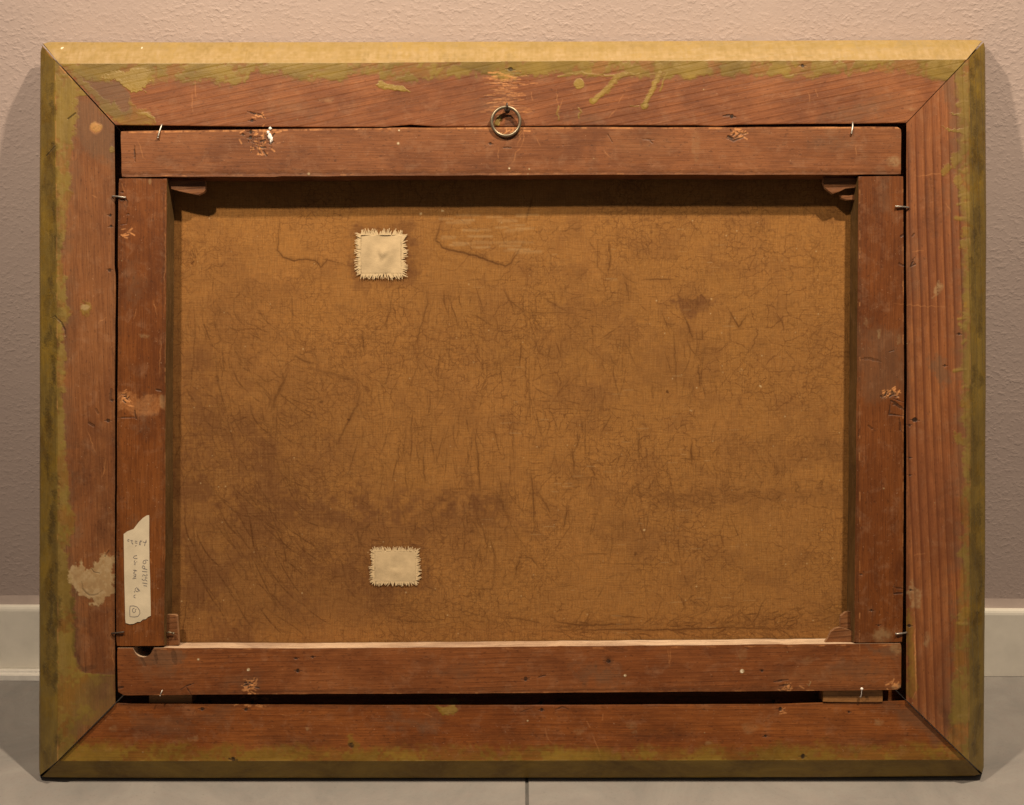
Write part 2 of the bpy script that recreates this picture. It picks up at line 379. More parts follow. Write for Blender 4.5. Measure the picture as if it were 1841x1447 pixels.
# raw wood (fresh orange splinters)
for (x, y, nx, rx, ry) in ((468, 262, 26, 26, 20), (470, 238, 16, 26, 8), (462, 208, 7, 13, 7), (1322, 241, 22, 16, 9), (223, 716, 26, 10, 15), (1598, 706, 22, 18, 7), (447, 1232, 30, 12, 14),
                            (1412, 1234, 18, 14, 7), (447, 1270, 10, 28, 2.5), (1600, 1232, 14, 14, 9), (225, 420, 10, 10, 7), (1405, 1280, 6, 6, 5), (912, 240, 14, 25, 8)):
    for i in range(nx):
        a = x + rng.normal(0, rx * .5); b = y + rng.normal(0, ry * .5)
        ln = rng.uniform(3, 10); an = rng.normal(-.25, .6)
        stroke(raw, [(a, b), (a + ln * math.cos(an), b + ln * math.sin(an))], rng.uniform(.6, 1.4), rng.uniform(.5, 1), 1.2, .5)
for i in range(9):
    a = 440 + rng.uniform(0, 50)
    stroke(dark, [(a, 250 + rng.uniform(-12, 20)), (a + rng.uniform(-6, 6), 262 + rng.uniform(-10, 18))], .7, .5, 1.1)
for (x, y, rx, ry) in ((468, 258, 22, 18), (1322, 243, 14, 8), (223, 716, 8, 13), (1600, 712, 18, 12), (447, 1232, 9, 12), (1408, 1236, 12, 6)):
    for i in range(int(rx * ry / 22) + 3):
        a = x + rng.normal(0, rx * .5); b = y + rng.normal(0, ry * .5); ln = rng.uniform(2, 9); an = rng.normal(-.2, .7)
        stroke(dark, [(a, b), (a + ln * math.cos(an), b + ln * math.sin(an))], rng.uniform(.5, 1.6), rng.uniform(.5, 1), 1.2, .5)
for i in range(34):
    k = rng.integers(0, 8)
    x, y = [(rng.uniform(230, 1600), rng.uniform(240, 310)), (rng.uniform(230, 1600), rng.uniform(1175, 1235)), (rng.uniform(215, 290), rng.uniform(340, 1140)), (rng.uniform(1550, 1615), rng.uniform(330, 1140)),
            (rng.uniform(250, 1600), rng.uniform(160, 215)), (rng.uniform(250, 1600), rng.uniform(1275, 1335)), (rng.uniform(135, 200), rng.uniform(260, 1180)), (rng.uniform(1640, 1715), rng.uniform(260, 1200))][k]
    v_ = k in (2, 3, 6, 7)
    poly(smud if i % 3 else dark, [(x + (10 if v_ else 42) * rng.uniform(.6, 1.3) * math.cos(q), y + (46 if v_ else 11) * rng.uniform(.6, 1.3) * math.sin(q)) for q in np.linspace(0, 5.6, 9)], rng.uniform(.12, .34) if not i % 3 else rng.uniform(.3, .6), 14, 22)
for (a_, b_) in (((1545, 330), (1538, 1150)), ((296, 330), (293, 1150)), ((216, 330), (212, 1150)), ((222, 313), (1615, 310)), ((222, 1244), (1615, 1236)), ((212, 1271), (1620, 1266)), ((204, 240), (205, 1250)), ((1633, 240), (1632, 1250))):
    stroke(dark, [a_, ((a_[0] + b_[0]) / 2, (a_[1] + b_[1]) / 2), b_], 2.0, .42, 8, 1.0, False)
# rasped patch above the ring
for i in range(120):
    x = 905 + rng.normal(0, 17); y = rng.uniform(128, 205)
    ln = rng.uniform(5, 22)
    stroke(raw, [(x - ln / 2, y), (x + ln / 2, y + rng.uniform(-1.5, 1))], rng.uniform(.5, 1.5), rng.uniform(.25, .9) * (1 - .5 * (y - 128) / 80), 1.3, .4)
for i in range(40):
    x = 905 + rng.normal(0, 22); y = rng.uniform(128, 190)
    stroke(dark, [(x - 8, y), (x + 8, y + rng.uniform(-1, 1))], .6, .4, 1.2, .3)
# long scratches around the ring and down the bar
for pts in ([(940, 232), (941, 245), (937, 262)], [(937, 262), (928, 275), (920, 293)], [(938, 232), (931, 262)], [(895, 265), (896, 290)], [(1000, 160), (1002, 190)], [(1011, 178), (1004, 200)],
            [(955, 165), (957, 180)], [(1120, 170), (1112, 183)], [(1108, 195), (1094, 212)], [(1085, 270), (1100, 285)], [(965, 250), (972, 262)], [(248, 250), (262, 288)],
            [(220, 330), (225, 345)], [(271, 1004), (272, 1010)], [(1200, 1163), (1203, 1195)], [(1204, 1165), (1204, 1195)], [(1055, 1298), (1061, 1308)], [(1064, 1322), (1081, 1360)],
            [(1084, 1285), (1084, 1296)], [(980, 1310), (983, 1325), (993, 1338)], [(760, 1284), (775, 1290)], [(500, 1284), (520, 1288)], [(1605, 545), (1700, 552)],
            [(1645, 315), (1700, 312)], [(1640, 452), (1660, 450)], [(1718, 1200), (1728, 1208)], [(1643, 998), (1662, 995)], [(195, 985), (180, 1010)], [(165, 350), (172, 353)],
            [(190, 570), (175, 580)], [(155, 770), (172, 815)], [(190, 825), (182, 865)], [(202, 1150), (204, 1210)], [(290, 600), (288, 680)], [(298, 380), (297, 560)], [(302, 860), (301, 878)],
            [(292, 975), (294, 1010)], [(277, 540), (283, 565)], [(246, 555), (242, 575)], [(350, 140), (352, 180)], [(345, 160), (346, 200)], [(1466, 160), (1468, 172)], [(1452, 165), (1455, 180)],
            [(1537, 262), (1537, 280)], [(1700, 365), (1710, 380)]):
    stroke(raw, pts, .7, .36, 1.4, .9)
# worn, chipped arrises
for i in range(190):
    k = rng.integers(0, 7)
    if k == 0: x, y, a = rng.uniform(220, 1618), 235 - 7 * 0, 0; y = np.interp(x, [217, 500, 700, 1620], [238, 234, 231, 230])
    elif k == 1: x = rng.uniform(220, 1618); y = np.interp(x, [217, 1000, 1620], [316, 312.5, 312.5]); a = 0
    elif k == 2: x = rng.uniform(220, 1618); y = np.interp(x, [217, 1000, 1620], [1248, 1243, 1238]); a = 0
    elif k == 3: x = rng.uniform(220, 1618); y = np.interp(x, [217, 1000, 1620], [1166, 1164, 1158]); a = 0
    elif k == 4: y = rng.uniform(320, 1150); x = 1622; a = 1
    elif k == 5: y = rng.uniform(320, 1150); x = 298; a = 1
    else: y = rng.uniform(320, 1150); x = 1544; a = 1
    ln = rng.uniform(3, 22)
    stroke(raw, [(x, y), (x + (0 if a else ln), y + (ln if a else 0))], rng.uniform(.5, 1.1), rng.uniform(.15, .65), 1.4, .4)
# worn light arris along the top of the top bar and on the ridges of the chamfers
tb = np.interp(xx[0], [217, 350, 500, 700, 1000, 1300, 1500, 1620], [237.5, 235.5, 233.5, 231, 229.5, 230, 229, 229.5])[None, :]
raw = np.maximum(raw, np.exp(-((yy - tb - 1.0) / 1.3) ** 2) * (xx > 218) * (xx < 1618) * (.25 + .6 * sstep(.35, .6, N40 * .5 + N14 * .5)) * sstep(.2, .5, N5))
for tab, side, v_ in ((CH_L, left_r, .45), (CH_R, right_r, .30)):
    cc = curve(tab, yy[:, 0])[:, None]
    raw = np.maximum(raw, np.exp(-((xx - cc) / .9) ** 2) * side * v_ * sstep(.50, .68, N40b * .5 + N14 * .5))
mt = np.abs((xx - 72) * 1.059 - (yy - 78) + 3) / 1.45
raw = np.maximum(raw, np.exp(-(mt / 1.5) ** 2) * (xx < 208) * (yy < 225) * .6 * sstep(.4, .6, N14))
# knot zone on the left bar, chalky rubbed spots
poly(raw, [(215, 700), (240, 706), (262, 712), (290, 708), (297, 735), (280, 744), (240, 745), (216, 740)], .28, 8, 6)
for (x, y, rx, ry, v) in ((293, 722, 5, 14, .35), (262, 604, 9, 3, .35), (587, 177, 12, 3, .35), (1605, 290, 12, 8, .5), (1580, 600, 3, 9, .4), (1615, 610, 2, 10, .3), (1553, 580, 3, 6, .3), (1585, 1140, 18, 12, .45),
                          (1610, 1165, 10, 10, .45), (1610, 1234, 9, 6, .5), (1135, 1305, 9, 6, .3), (1141, 1316, 3, 3, .4), (1245, 1278, 0.1, 0.1, 0), (1273, 1338, 6, 2.5, .35), (1582, 1300, 8, 5, .35),
                          (550, 1310, 4, 3, .4), (200, 1312, 8, 6, .3), (345, 1330, 8, 5, .3), (1350, 1310, 14, 10, .22), (1335, 1175, 8, 10, .25), (1450, 1212, 60, 3, .16), (1040, 1316, 9, 6, .2), (270, 325, 3, 7, .4),
                          (1640, 195, 5, 3, .3), (1450, 1185, 10, 8, .15), (1150, 260, 60, 20, .08), (1250, 262, 8, 30, .16), (560, 250, 0.1, 0.1, 0)):
    if v: spotm(plast, x, y, rx, v, max(2, rx * .5), ry, 3)
for i in range(26):   # dust specks
    x, y = rng.uniform(110, 1730), rng.uniform(118, 1360)
    if 300 < x < 1540 and 320 < y < 1160: continue
    spotm(plast, x, y, rng.uniform(.8, 1.6), .7, 1, None, .5)
for (x, y, r) in ((447, 1202, 3), (357, 1184, 2.2), (1333, 1205, 4), (717, 235, 2), (716, 258, 2.5), (1123, 1213, 2.5), (555, 313, 2.5), (915, 303, 2), (951, 304, 1.6), (948, 1297, 2), (656, 1184, 0.1)):
    spotm(plast, x, y, r, 1, 1.2, None, .6)
stroke(plast, [(1452, 1222), (1456, 1224), (1453, 1231), (1449, 1228)], .9, .7, 1)
spotm(lite, 897, 213, 4, .9, 1.2); spotm(paint, 897, 213, 5, 1, 1.2); spotm(lite, 893, 220, 4, .9, 1.2); spotm(paint, 893, 220, 5, 1, 1.2)
poly(dark, [(903, 225), (909, 213), (919, 212), (926, 222), (928, 226)], .55, 2, 3)
spotm(dark, 914, 209, 4.5, 1, 1.2, 2.2, 1)

brk = .45 + .55 * sstep(.36, .60, N5 * .5 + N2 * .3 + N14b * .2)
plast = np.where(plast < .62, plast * np.where(seltop, 1, brk * .8), plast * (.8 + .2 * brk))
raw *= (.65 + .35 * sstep(.3, .6, N2))
dark *= (.82 + .18 * sstep(.3, .6, N2b))
IMG_A = image_of('paint_marks', paint, dark, raw)
IMG_B = image_of('wear_marks', lite, plast, smud)

# ------------------------------------------------------------------ canvas marks (in canvas pixels = photo pixels)
crk, stn, spk = newmask(), newmask(), newmask()


def crackfield(n, box, angfn, length, wdr, vr, wob=.28, turn=0.0):
    for i in range(int(n * 1.25)):
        x = rng.uniform(box[0], box[2]); y = rng.uniform(box[1], box[3])
        if FB[int(min(y, H - 1)), int(min(x, W - 1))] < rng.uniform(.36, .58): continue
        a = angfn(x, y) + rng.normal(0, .22)
        ln = rng.uniform(*length)
        p = [(x, y)]
        k = max(2, int(ln / 5))
        for j in range(k):
            a += rng.normal(0, wob * 1.5) + turn
            x += 5 * math.cos(a); y += 5 * math.sin(a)
            p.append((x, y))
        stroke(crk, p, rng.uniform(*wdr) * .9, min(1, rng.uniform(*vr) * 1.35), 2.2)


VERT = lambda x, y: math.pi / 2
HOR = lambda x, y: 0.0
def arcs(x, y):      # wrinkles sweeping down to the right at the left side
    return math.pi / 2 - .25 - .7 * np.clip((x - 330) / 300, 0, 1) + .35 * math.sin(y / 130)
crackfield(520, (322, 560, 560, 1130), arcs, (12, 40), (.5, 1.3), (.2, .55), .16, -.02)
crackfield(330, (450, 580, 760, 1000), lambda x, y: math.pi * .30, (15, 60), (.5, 1.2), (.15, .42), .22)
crackfield(60, (330, 860, 540, 1090), lambda x, y: 1.45 - (x - 335) / 380, (60, 140), (.8, 1.7), (.4, .7), .05, -.025)
crackfield(50, (330, 520, 520, 880), lambda x, y: 1.9 - (x - 330) / 260, (40, 110), (.7, 1.5), (.3, .6), .07, -.03)
crackfield(430, (640, 500, 1320, 950), VERT, (14, 80), (.5, 1.1), (.3, .65), .07)
crackfield(420, (640, 500, 1320, 960), HOR, (8, 40), (.5, 1.0), (.25, .5), .10)
crackfield(260, (900, 385, 1350, 640), lambda x, y: rng.choice([0, .9, 1.5, 2.2]), (10, 50), (.4, 1.1), (.2, .5), .3)
crackfield(260, (1330, 390, 1524, 720), lambda x, y: -.85, (15, 50), (.4, 1.0), (.15, .42), .28)
crackfield(150, (1350, 385, 1524, 540), lambda x, y: rng.uniform(0, 3.1), (10, 35), (.5, 1.1), (.2, .5), .4)
crackfield(240, (1250, 780, 1522, 850), VERT, (8, 26), (.6, 1.3), (.2, .5), .3)
crackfield(180, (1130, 870, 1500, 915), HOR, (8, 30), (.6, 1.5), (.2, .5), .4)
crackfield(200, (960, 1120, 1520, 1146), HOR, (20, 90), (.6, 1.5), (.3, .7), .14)
crackfield(170, (1200, 1075, 1520, 1125), lambda x, y: .35, (15, 50), (.5, 1.3), (.25, .6), .3)
crackfield(220, (320, 1080, 960, 1150), HOR, (15, 70), (.5, 1.3), (.15, .45), .22)
crackfield(260, (700, 960, 1300, 1110), lambda x, y: rng.choice([0, 0, 1.5]), (8, 40), (.4, 1.1), (.15, .42), .3)
crackfield(150, (325, 470, 480, 620), lambda x, y: 1.2, (10, 45), (.5, 1.2), (.2, .45), .3)
crackfield(350, (322, 380, 1524, 1150), lambda x, y: rng.uniform(0, 3.1), (8, 30), (.3, .8), (.1, .3), .4)
crackfield(110, (560, 880, 900, 1060), lambda x, y: 1.1 + .5 * math.sin(x / 40), (15, 50), (.8, 1.8), (.2, .45), .3)
crk *= .45 + .55 * sstep(.34, .55, N14 * .35 + N5 * .40 + N2 * .25)      # creases break up along their length
# tide marks and named cracks
for pts, wd, v in (([(502, 395), (500, 425), (499, 450), (508, 462), (530, 468), (548, 466), (566, 468), (576, 480), (588, 468), (604, 472), (622, 477), (636, 478)], 1.7, .8),
                   ([(797, 385), (790, 405), (783, 432), (795, 444), (815, 451), (838, 456), (862, 462), (885, 471), (908, 478), (918, 472), (928, 456), (938, 440), (943, 424)], 2.2, .85),
                   ([(945, 400), (953, 370), (958, 350)], 2, .6),
                   ([(636, 408), (680, 400), (735, 405), (745, 450), (742, 500), (700, 512), (640, 505)], 7, .15),
                   ([(522, 650), (530, 640), (545, 648), (570, 655)], 2, .6), ([(565, 665), (600, 672), (635, 685), (645, 700)], 4, .35),
                   ([(518, 668), (505, 695), (492, 720), (487, 740)], 3, .6), ([(650, 700), (640, 730), (625, 760), (605, 800)], 2.2, .6), ([(650, 590), (655, 634)], 1.6, .7),
                   ([(705, 520), (700, 560), (690, 590)], 1.3, .6), ([(765, 515), (768, 545), (757, 585), (740, 640)], 1.5, .6), ([(950, 500), (950, 430)], 1, .0),
                   ([(1094, 430), (1096, 465), (1093, 500)], 1.5, .7), ([(1074, 430), (1074, 480), (1092, 500)], 1.3, .5), ([(1148, 503), (1175, 502), (1216, 503)], 1.4, .7),
                   ([(1122, 500), (1128, 525), (1130, 545)], 1.4, .6), ([(1228, 565), (1238, 590), (1246, 612)], 1.8, .8), ([(1246, 610), (1262, 610), (1262, 585)], 1.2, .7),
                   ([(1306, 550), (1320, 575), (1328, 588), (1345, 560)], 1.6, .75), ([(1120, 610), (1135, 640), (1145, 665)], 1.2, .5), ([(1210, 590), (1213, 640), (1216, 705)], 1.3, .6),
                   ([(1255, 655), (1258, 700)], 1.8, .7), ([(1245, 680), (1245, 720)], 1.3, .6), ([(1172, 690), (1172, 720)], 1.3, .5), ([(950, 660), (952, 720), (952, 760)], 1.3, .55),
                   ([(920, 720), (922, 800), (924, 850)], 1.2, .5), ([(953, 840), (958, 880), (961, 960)], 1.8, .7), ([(968, 885), (980, 905), (990, 925)], 1.8, .6), ([(1020, 900), (1012, 960)], 1.3, .7),
                   ([(1028, 800), (1032, 850)], 1.6, .7), ([(1147, 770), (1149, 835)], 1.5, .7), ([(1242, 790), (1243, 835)], 1.5, .8), ([(1225, 824), (1252, 826)], 1.2, .7),
                   ([(852, 770), (858, 810), (862, 870), (863, 890)], 1.7, .75), ([(760, 815), (762, 850), (765, 870)], 1.7, .65), ([(715, 800), (716, 835)], 1.2, .6),
                   ([(1045, 996), (1090, 996)], 1.2, .5), ([(1090, 1014), (1180, 1014)], 1.2, .4), ([(935, 1000), (930, 1020), (925, 1040)], 1.8, .7), ([(935, 1003), (955, 1003), (965, 1015), (972, 1025)], 1.5, .6),
                   ([(985, 1103), (1000, 1118), (1040, 1124), (1110, 1122), (1150, 1120)], 2, .75), ([(950, 1135), (1020, 1133), (1100, 1131), (1200, 1132), (1300, 1128), (1400, 1130), (1480, 1133)], 1.8, .85),
                   ([(1330, 1098), (1350, 1115), (1358, 1130)], 1.6, .7), ([(1225, 1075), (1232, 1092)], 1.6, .7), ([(1270, 1090), (1330, 1090)], 1.3, .6), ([(1100, 1105), (1160, 1112)], 1.4, .6),
                   ([(640, 950), (646, 975), (655, 985)], 2.2, .6), ([(640, 952), (660, 948), (670, 938)], 2, .5), ([(880, 880), (900, 900), (915, 935), (905, 960)], 3, .4),
                   ([(860, 965), (880, 968), (890, 1000), (888, 1040)], 1.7, .5), ([(870, 960), (855, 1000), (850, 1050)], 1.5, .4), ([(840, 1050), (860, 1060), (885, 1058), (888, 1040)], 1.6, .45),
                   ([(860, 1060), (864, 1080)], 1.6, .6), ([(900, 1110), (940, 1112), (980, 1124)], 1.6, .55), ([(690, 1108), (740, 1117), (790, 1118)], 1.8, .55),
                   ([(325, 700), (324, 760), (326, 820)], 2, .55), ([(330, 960), (345, 1010), (370, 1055), (400, 1090)], 1.8, .6), ([(345, 930), (352, 990), (380, 1050)], 1.6, .55),
                   ([(352, 958), (380, 956), (400, 958)], 1, .5), ([(398, 1040), (410, 1060), (430, 1090)], 1.8, .55), ([(345, 450), (350, 462)], 1.4, .8), ([(348, 470), (344, 474)], 1.6, .9),
                   ([(1318, 1180), (1319, 1181)], 1, 0), ([(800, 620), (812, 650), (830, 665)], 1.4, .5), ([(845, 565), (870, 575), (882, 585)], 1.6, .6), ([(905, 520), (915, 540), (945, 562)], 1.6, .6),
                   ([(970, 532), (1000, 550), (1022, 562)], 2, .5), ([(1030, 562), (950, 562), (925, 560)], 1.8, .4), ([(1300, 660), (1340, 662)], .8, .3)):
    if v: stroke(crk, pts, wd * .9, v, 1.8, .7); stroke(crk, pts, wd * 2.0, v * .35, 4, 1.0)
spotm(crk, 626, 754, 2.5, .95, 1.2); spotm(crk, 1199, 704, 3, .9, 1.5); spotm(crk, 1143, 996, 3.4, .7, 2); spotm(crk, 577, 723, 3, .7, 2)
# broad stains
poly(stn, [(630, 400), (742, 398), (750, 510), (632, 515)], .8, 14, 16)
poly(stn, [(1205, 540), (1262, 530), (1290, 540), (1255, 560), (1240, 580), (1218, 560)], 1, 8, 8)
poly(stn, [(320, 900), (480, 880), (620, 890), (760, 905), (860, 880), (905, 900), (915, 940), (860, 960), (760, 985), (660, 1000), (560, 960), (440, 985), (320, 980)], .92, 34, 80)
poly(stn, [(340, 1000), (480, 960), (640, 980), (720, 1060), (700, 1120), (420, 1130)], .75, 26, 60)
poly(stn, [(660, 975), (765, 975), (775, 1062), (690, 1072), (655, 1040)], .85, 10, 18)
poly(stn, [(480, 640), (640, 660), (660, 720), (620, 800), (500, 820), (470, 740)], .34, 22, 50)
poly(stn, [(980, 680), (1090, 685), (1120, 710), (1060, 745), (1000, 730)], .42, 16, 18)
poly(stn, [(985, 470), (1060, 480), (1060, 500), (980, 495)], .4, 10, 10)
poly(stn, [(985, 550), (1020, 545), (1035, 570), (1000, 575)], .45, 8, 8)
poly(stn, [(1130, 880), (1510, 880), (1520, 905), (1200, 912)], .34, 12, 12)
poly(stn, [(1290, 785), (1510, 790), (1512, 835), (1300, 830)], .28, 12, 12)
poly(stn, [(318, 690), (345, 690), (350, 1140), (318, 1150)], .4, 12, 16)
poly(stn, [(318, 1105), (1524, 1115), (1524, 1156), (318, 1156)], .22, 10, 16)
stn = np.maximum(stn, .42 * sstep(.40, .70, N200 * .35 + N100 * .35 + N40 * .2 + N14 * .1) * sstep(1100, 400, xx))
lft = sstep(760, 330, xx + (N100 - .5) * 260 + (N40 - .5) * 80) * sstep(430, 760, yy + (N100 - .5) * 200)
stn = np.maximum(stn, .72 * lft * (.6 + .4 * FB2 / .5))
stn = np.maximum(stn, .26 * sstep(.46, .70, N40b * .45 + N14 * .3 + N200 * .25))
stn = np.clip(stn * (.72 + .5 * sstep(.35, .65, FB2)), 0, 1)
stn = np.clip(stn + (crk > .2) * .0, 0, 1)
for i in range(160):
    spotm(spk, rng.uniform(322, 1524), rng.uniform(386, 1150), rng.uniform(.6, 1.4), rng.uniform(.3, .8), 1, None, .4)
for i in range(60):
    x, y = rng.uniform(850, 1350), rng.uniform(400, 1140)
    stroke(spk, [(x, y), (x + rng.uniform(6, 22), y + rng.uniform(-.6, .6))], .5, rng.uniform(.15, .4), 1.1)
for i in range(40):
    x, y = rng.uniform(790, 935), rng.uniform(385, 455)
    stroke(spk, [(x, y), (x + rng.uniform(15, 45), y + rng.uniform(-1, 1))], 2, rng.uniform(.1, .28), 3)
for (x, y) in ((795, 379), (757, 384), (1367, 694), (1158, 952)): spotm(spk, x, y, 2.2, 1, 1.2)
IMG_C = image_of('canvas_marks', crk, stn, spk)

# ------------------------------------------------------------------ node helpers


class NT:
    def __init__(s, name):
        s.m = bpy.data.materials.new(name)
        s.m.use_nodes = True
        s.t = s.m.node_tree
        s.b = s.t.nodes['Principled BSDF']

    def n(s, ty, **kw):
        x = s.t.nodes.new(ty)
        for k, v in kw.items():
            if k.startswith('_'): setattr(x, k[1:], v)
            else: s.set(x, k.replace('__', ' '), v)
        return x

    def set(s, node, key, v):
        i = node.inputs[int(key[1:])] if key[0] == 'i' and key[1:].isdigit() else node.inputs[key]
        if hasattr(v, 'is_linked') or v.__class__.__name__.startswith('NodeSocket'): s.t.links.new(v, i)
        else: i.default_value = v

    def math(s, op, a, b=0.0, clamp=False):
        x = s.n('ShaderNodeMath', _operation=op, _use_clamp=clamp)
        s.set(x, 'i0', a); s.set(x, 'i1', b)
        return x.outputs[0]

    def mix(s, f, a, b, mode='MIX'):
        x = s.n('ShaderNodeMix', _data_type='RGBA', _blend_type=mode)
        s.set(x, 'i0', f); s.set(x, 'i6', rgb(a)); s.set(x, 'i7', rgb(b))
        return x.outputs[2]

    def ramp(s, f, stops):
        x = s.n('ShaderNodeValToRGB')
        s.t.links.new(f, x.inputs[0])
        e = x.color_ramp.elements
        while len(e) < len(stops): e.new(.5)
        for q, (p, c) in zip(e, stops):
            q.position = p; q.color = rgb(c) if isinstance(c, tuple) else (c, c, c, 1)
        return x.outputs[0]

    def noise(s, vec, scale, detail=4, rough=.55, dist=0.0):
        x = s.n('ShaderNodeTexNoise', Vector=vec, Scale=scale, Detail=detail, Roughness=rough, Distortion=dist)
        return x.outputs[0]

    def mapping(s, vec, sc=(1, 1, 1), rot=(0, 0, 0), loc=(0, 0, 0)):
        x = s.n('ShaderNodeMapping', Vector=vec, Scale=sc, Rotation=rot, Location=loc)
        return x.outputs[0]

    def coord(s): return s.n('ShaderNodeTexCoord').outputs['Object']

    def bump(s, h, strength, dist, normal=None):
        x = s.n('ShaderNodeBump', Strength=strength, Distance=dist, Height=h)
        if normal is not None: s.set(x, 'Normal', normal)
        return x.outputs[0]

    def image(s, vec, im):
        x = s.n('ShaderNodeTexImage', Vector=vec)
        x.image = im
        x.extension = 'EXTEND'
        sp = s.n('ShaderNodeSeparateColor', Color=x.outputs[0])
        return sp.outputs[0], sp.outputs[1], sp.outputs[2]


def rgb(c):
    return (*c, 1) if isinstance(c, tuple) and len(c) == 3 else c


def marks_vec(t, co, depth=0.0):
    k = S * (D - depth) / D
    return t.mapping(co, (1 / (k * W), 1 / (k * H), 0), (0, 0, 0), (CX / W, 1 - CY / H, 0))


def wood(name, c1, c2, c3, axis='x', slope=0.0, grain=1.0, bold=0.0, seed=0.0, rough=.55, marks=True, gloss=.28, bandscale=55):
    t = NT(name)
    co_ = t.coord()
    rot = (0, 0, slope if axis == 'x' else slope + math.pi / 2)
    base = t.mapping(co_, (1, 1, 1), (0, 0, -rot[2]), (seed * .37, seed * .91, seed))
    st = t.mapping(base, (2.2, 60, 30))
    g1 = t.noise(st, 2.2, 5, .6, .25)
    st2 = t.mapping(base, (5, 260, 120))
    g2 = t.noise(st2, 2.0, 3, .6)
    mott = t.noise(base, 9, 4, .55, .4)
    mot2 = t.noise(base, 42, 4, .6)
    col = t.mix(t.ramp(g1, [(.36, 0.0), (.64, 1.0)]), c1, c2)
    col = t.mix(t.math('MULTIPLY', t.ramp(mott, [(.38, 0.0), (.66, 1.0)]), .55), col, c3)
    col = t.mix(t.math('MULTIPLY', t.ramp(g2, [(.42, 0.0), (.7, 1.0)]), .22 * grain), col, (c3[0] * .5, c3[1] * .45, c3[2] * .45))
    col = t.mix(t.math('MULTIPLY', t.ramp(mot2, [(.5, 0.0), (.75, 1.0)]), .22), col, (c2[0] * 1.35, c2[1] * 1.35, c2[2] * 1.5))
    # grime clouds, fine fibres and dust
    gr = t.noise(t.mapping(base, (1, 1.7, 1), (0, 0, 0), (3.1, 1.7, 0)), 16, 6, .66, .8)
    col = t.mix(t.math('MULTIPLY', t.ramp(gr, [(.42, 0.0), (.66, 1.0)]), .62), col, (c1[0] * .40, c1[1] * .35, c1[2] * .38))
    lg = t.noise(t.mapping(base, (.6, 1.3, 1), (0, 0, 0), (7.7, 2.2, 0)), 7, 5, .6, .6)
    col = t.mix(t.math('MULTIPLY', t.ramp(lg, [(.48, 0.0), (.70, 1.0)]), .50), col, (min(1, c3[0] * 1.35), c3[1] * 1.45, c3[2] * 1.5))
    wsh = t.noise(t.mapping(base, (1, 1, 1), (0, 0, 0), (2.2, 9.2, 0)), 60, 5, .7, .4)
    col = t.mix(t.math('MULTIPLY', t.ramp(wsh, [(.52, 0.0), (.74, 1.0)]), .24), col, (.40, .24, .14))
    fib = t.noise(t.mapping(base, (26, 820, 300)), 1.0, 3, .7)
    col = t.mix(t.math('MULTIPLY', t.ramp(fib, [(.45, 0.0), (.60, 1.0)]), .42), col, (c2[0] * .45, c2[1] * .40, c2[2] * .38))
    fi2 = t.noise(t.mapping(base, (60, 420, 300), (0, 0, 0), (1, 5, 2)), 1.0, 4, .7)
    col = t.mix(t.math('MULTIPLY', t.ramp(fi2, [(.52, 0.0), (.74, 1.0)]), .16), col, (min(1, c3[0] * 1.5), c3[1] * 1.7, c3[2] * 2.0))
    dst = t.noise(base, 330, 2, .7)
    col = t.mix(t.math('MULTIPLY', t.ramp(dst, [(.67, 0.0), (.76, 1.0)]), .40), col, (.46, .28, .17))
    pit = t.noise(t.mapping(base, (.5, 1, 1), (0, 0, 0), (5, 5, 1)), 420, 2, .6)
    col = t.mix(t.math('MULTIPLY', t.ramp(pit, [(.60, 0.0), (.72, 1.0)]), .5), col, (c1[0] * .2, c1[1] * .18, c1[2] * .2))
    h = t.math('ADD', t.math('MULTIPLY', g1, .35), t.math('MULTIPLY', fib, .22))
    if bold > 0:     # strong early/late wood bands
        wv = t.n('ShaderNodeTexWave', _wave_type='BANDS', _bands_direction='Y', _wave_profile='SAW', Vector=t.mapping(base, (.30, 1, .6)), Scale=bandscale, Distortion=7.0,
                 Detail=2.0)
        wv.inputs['Detail Scale'].default_value = .12
        band = t.ramp(wv.outputs[1], [(0.0, 0.0), (.55, .35), (.86, 1.0), (1.0, .1)])
        fade = t.ramp(t.noise(base, 5.5, 2), [(.36, .45), (.6, 1.0)])
        bf = t.math('MULTIPLY', t.math('MULTIPLY', band, fade), bold)
        col = t.mix(bf, col, (c1[0] * .30, c1[1] * .22, c1[2] * .22))
        h = t.math('SUBTRACT', h, t.math('MULTIPLY', bf, .8))
    rgh = rough
    if marks:
        mv = marks_vec(t, co_)
        pa, dk, rw = t.image(mv, IMG_A)
        li, pl, sm = t.image(mv, IMG_B)
        pn = t.noise(t.mapping(co_, (.55, 1, 1) if axis == 'x' else (1, .55, 1), (0, 0, 0), (seed, 0, 0)), 30, 7, .66, .6)
        pn2 = t.noise(co_, 190, 3, .6)
        gold = t.mix(t.ramp(pn, [(.30, 0.0), (.70, 1.0)]), (.100, .059, .006), (.290, .192, .027))
        gold = t.mix(t.math('MULTIPLY', t.ramp(pn2, [(.5, 0.0), (.72, 1.0)]), .35), gold, (.24, .175, .045))
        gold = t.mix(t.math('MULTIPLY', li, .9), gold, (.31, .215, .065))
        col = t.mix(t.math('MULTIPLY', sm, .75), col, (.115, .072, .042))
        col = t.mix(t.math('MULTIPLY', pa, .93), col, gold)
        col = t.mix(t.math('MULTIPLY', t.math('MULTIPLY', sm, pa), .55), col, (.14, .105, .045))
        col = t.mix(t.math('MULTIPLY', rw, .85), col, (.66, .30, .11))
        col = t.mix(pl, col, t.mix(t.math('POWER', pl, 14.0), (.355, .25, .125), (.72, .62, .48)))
        col = t.mix(t.math('MULTIPLY', dk, .95), col, (.018, .010, .006))
        h = t.math('ADD', h, t.math('MULTIPLY', pa, .35))
        h = t.math('ADD', h, t.math('MULTIPLY', li, .35))
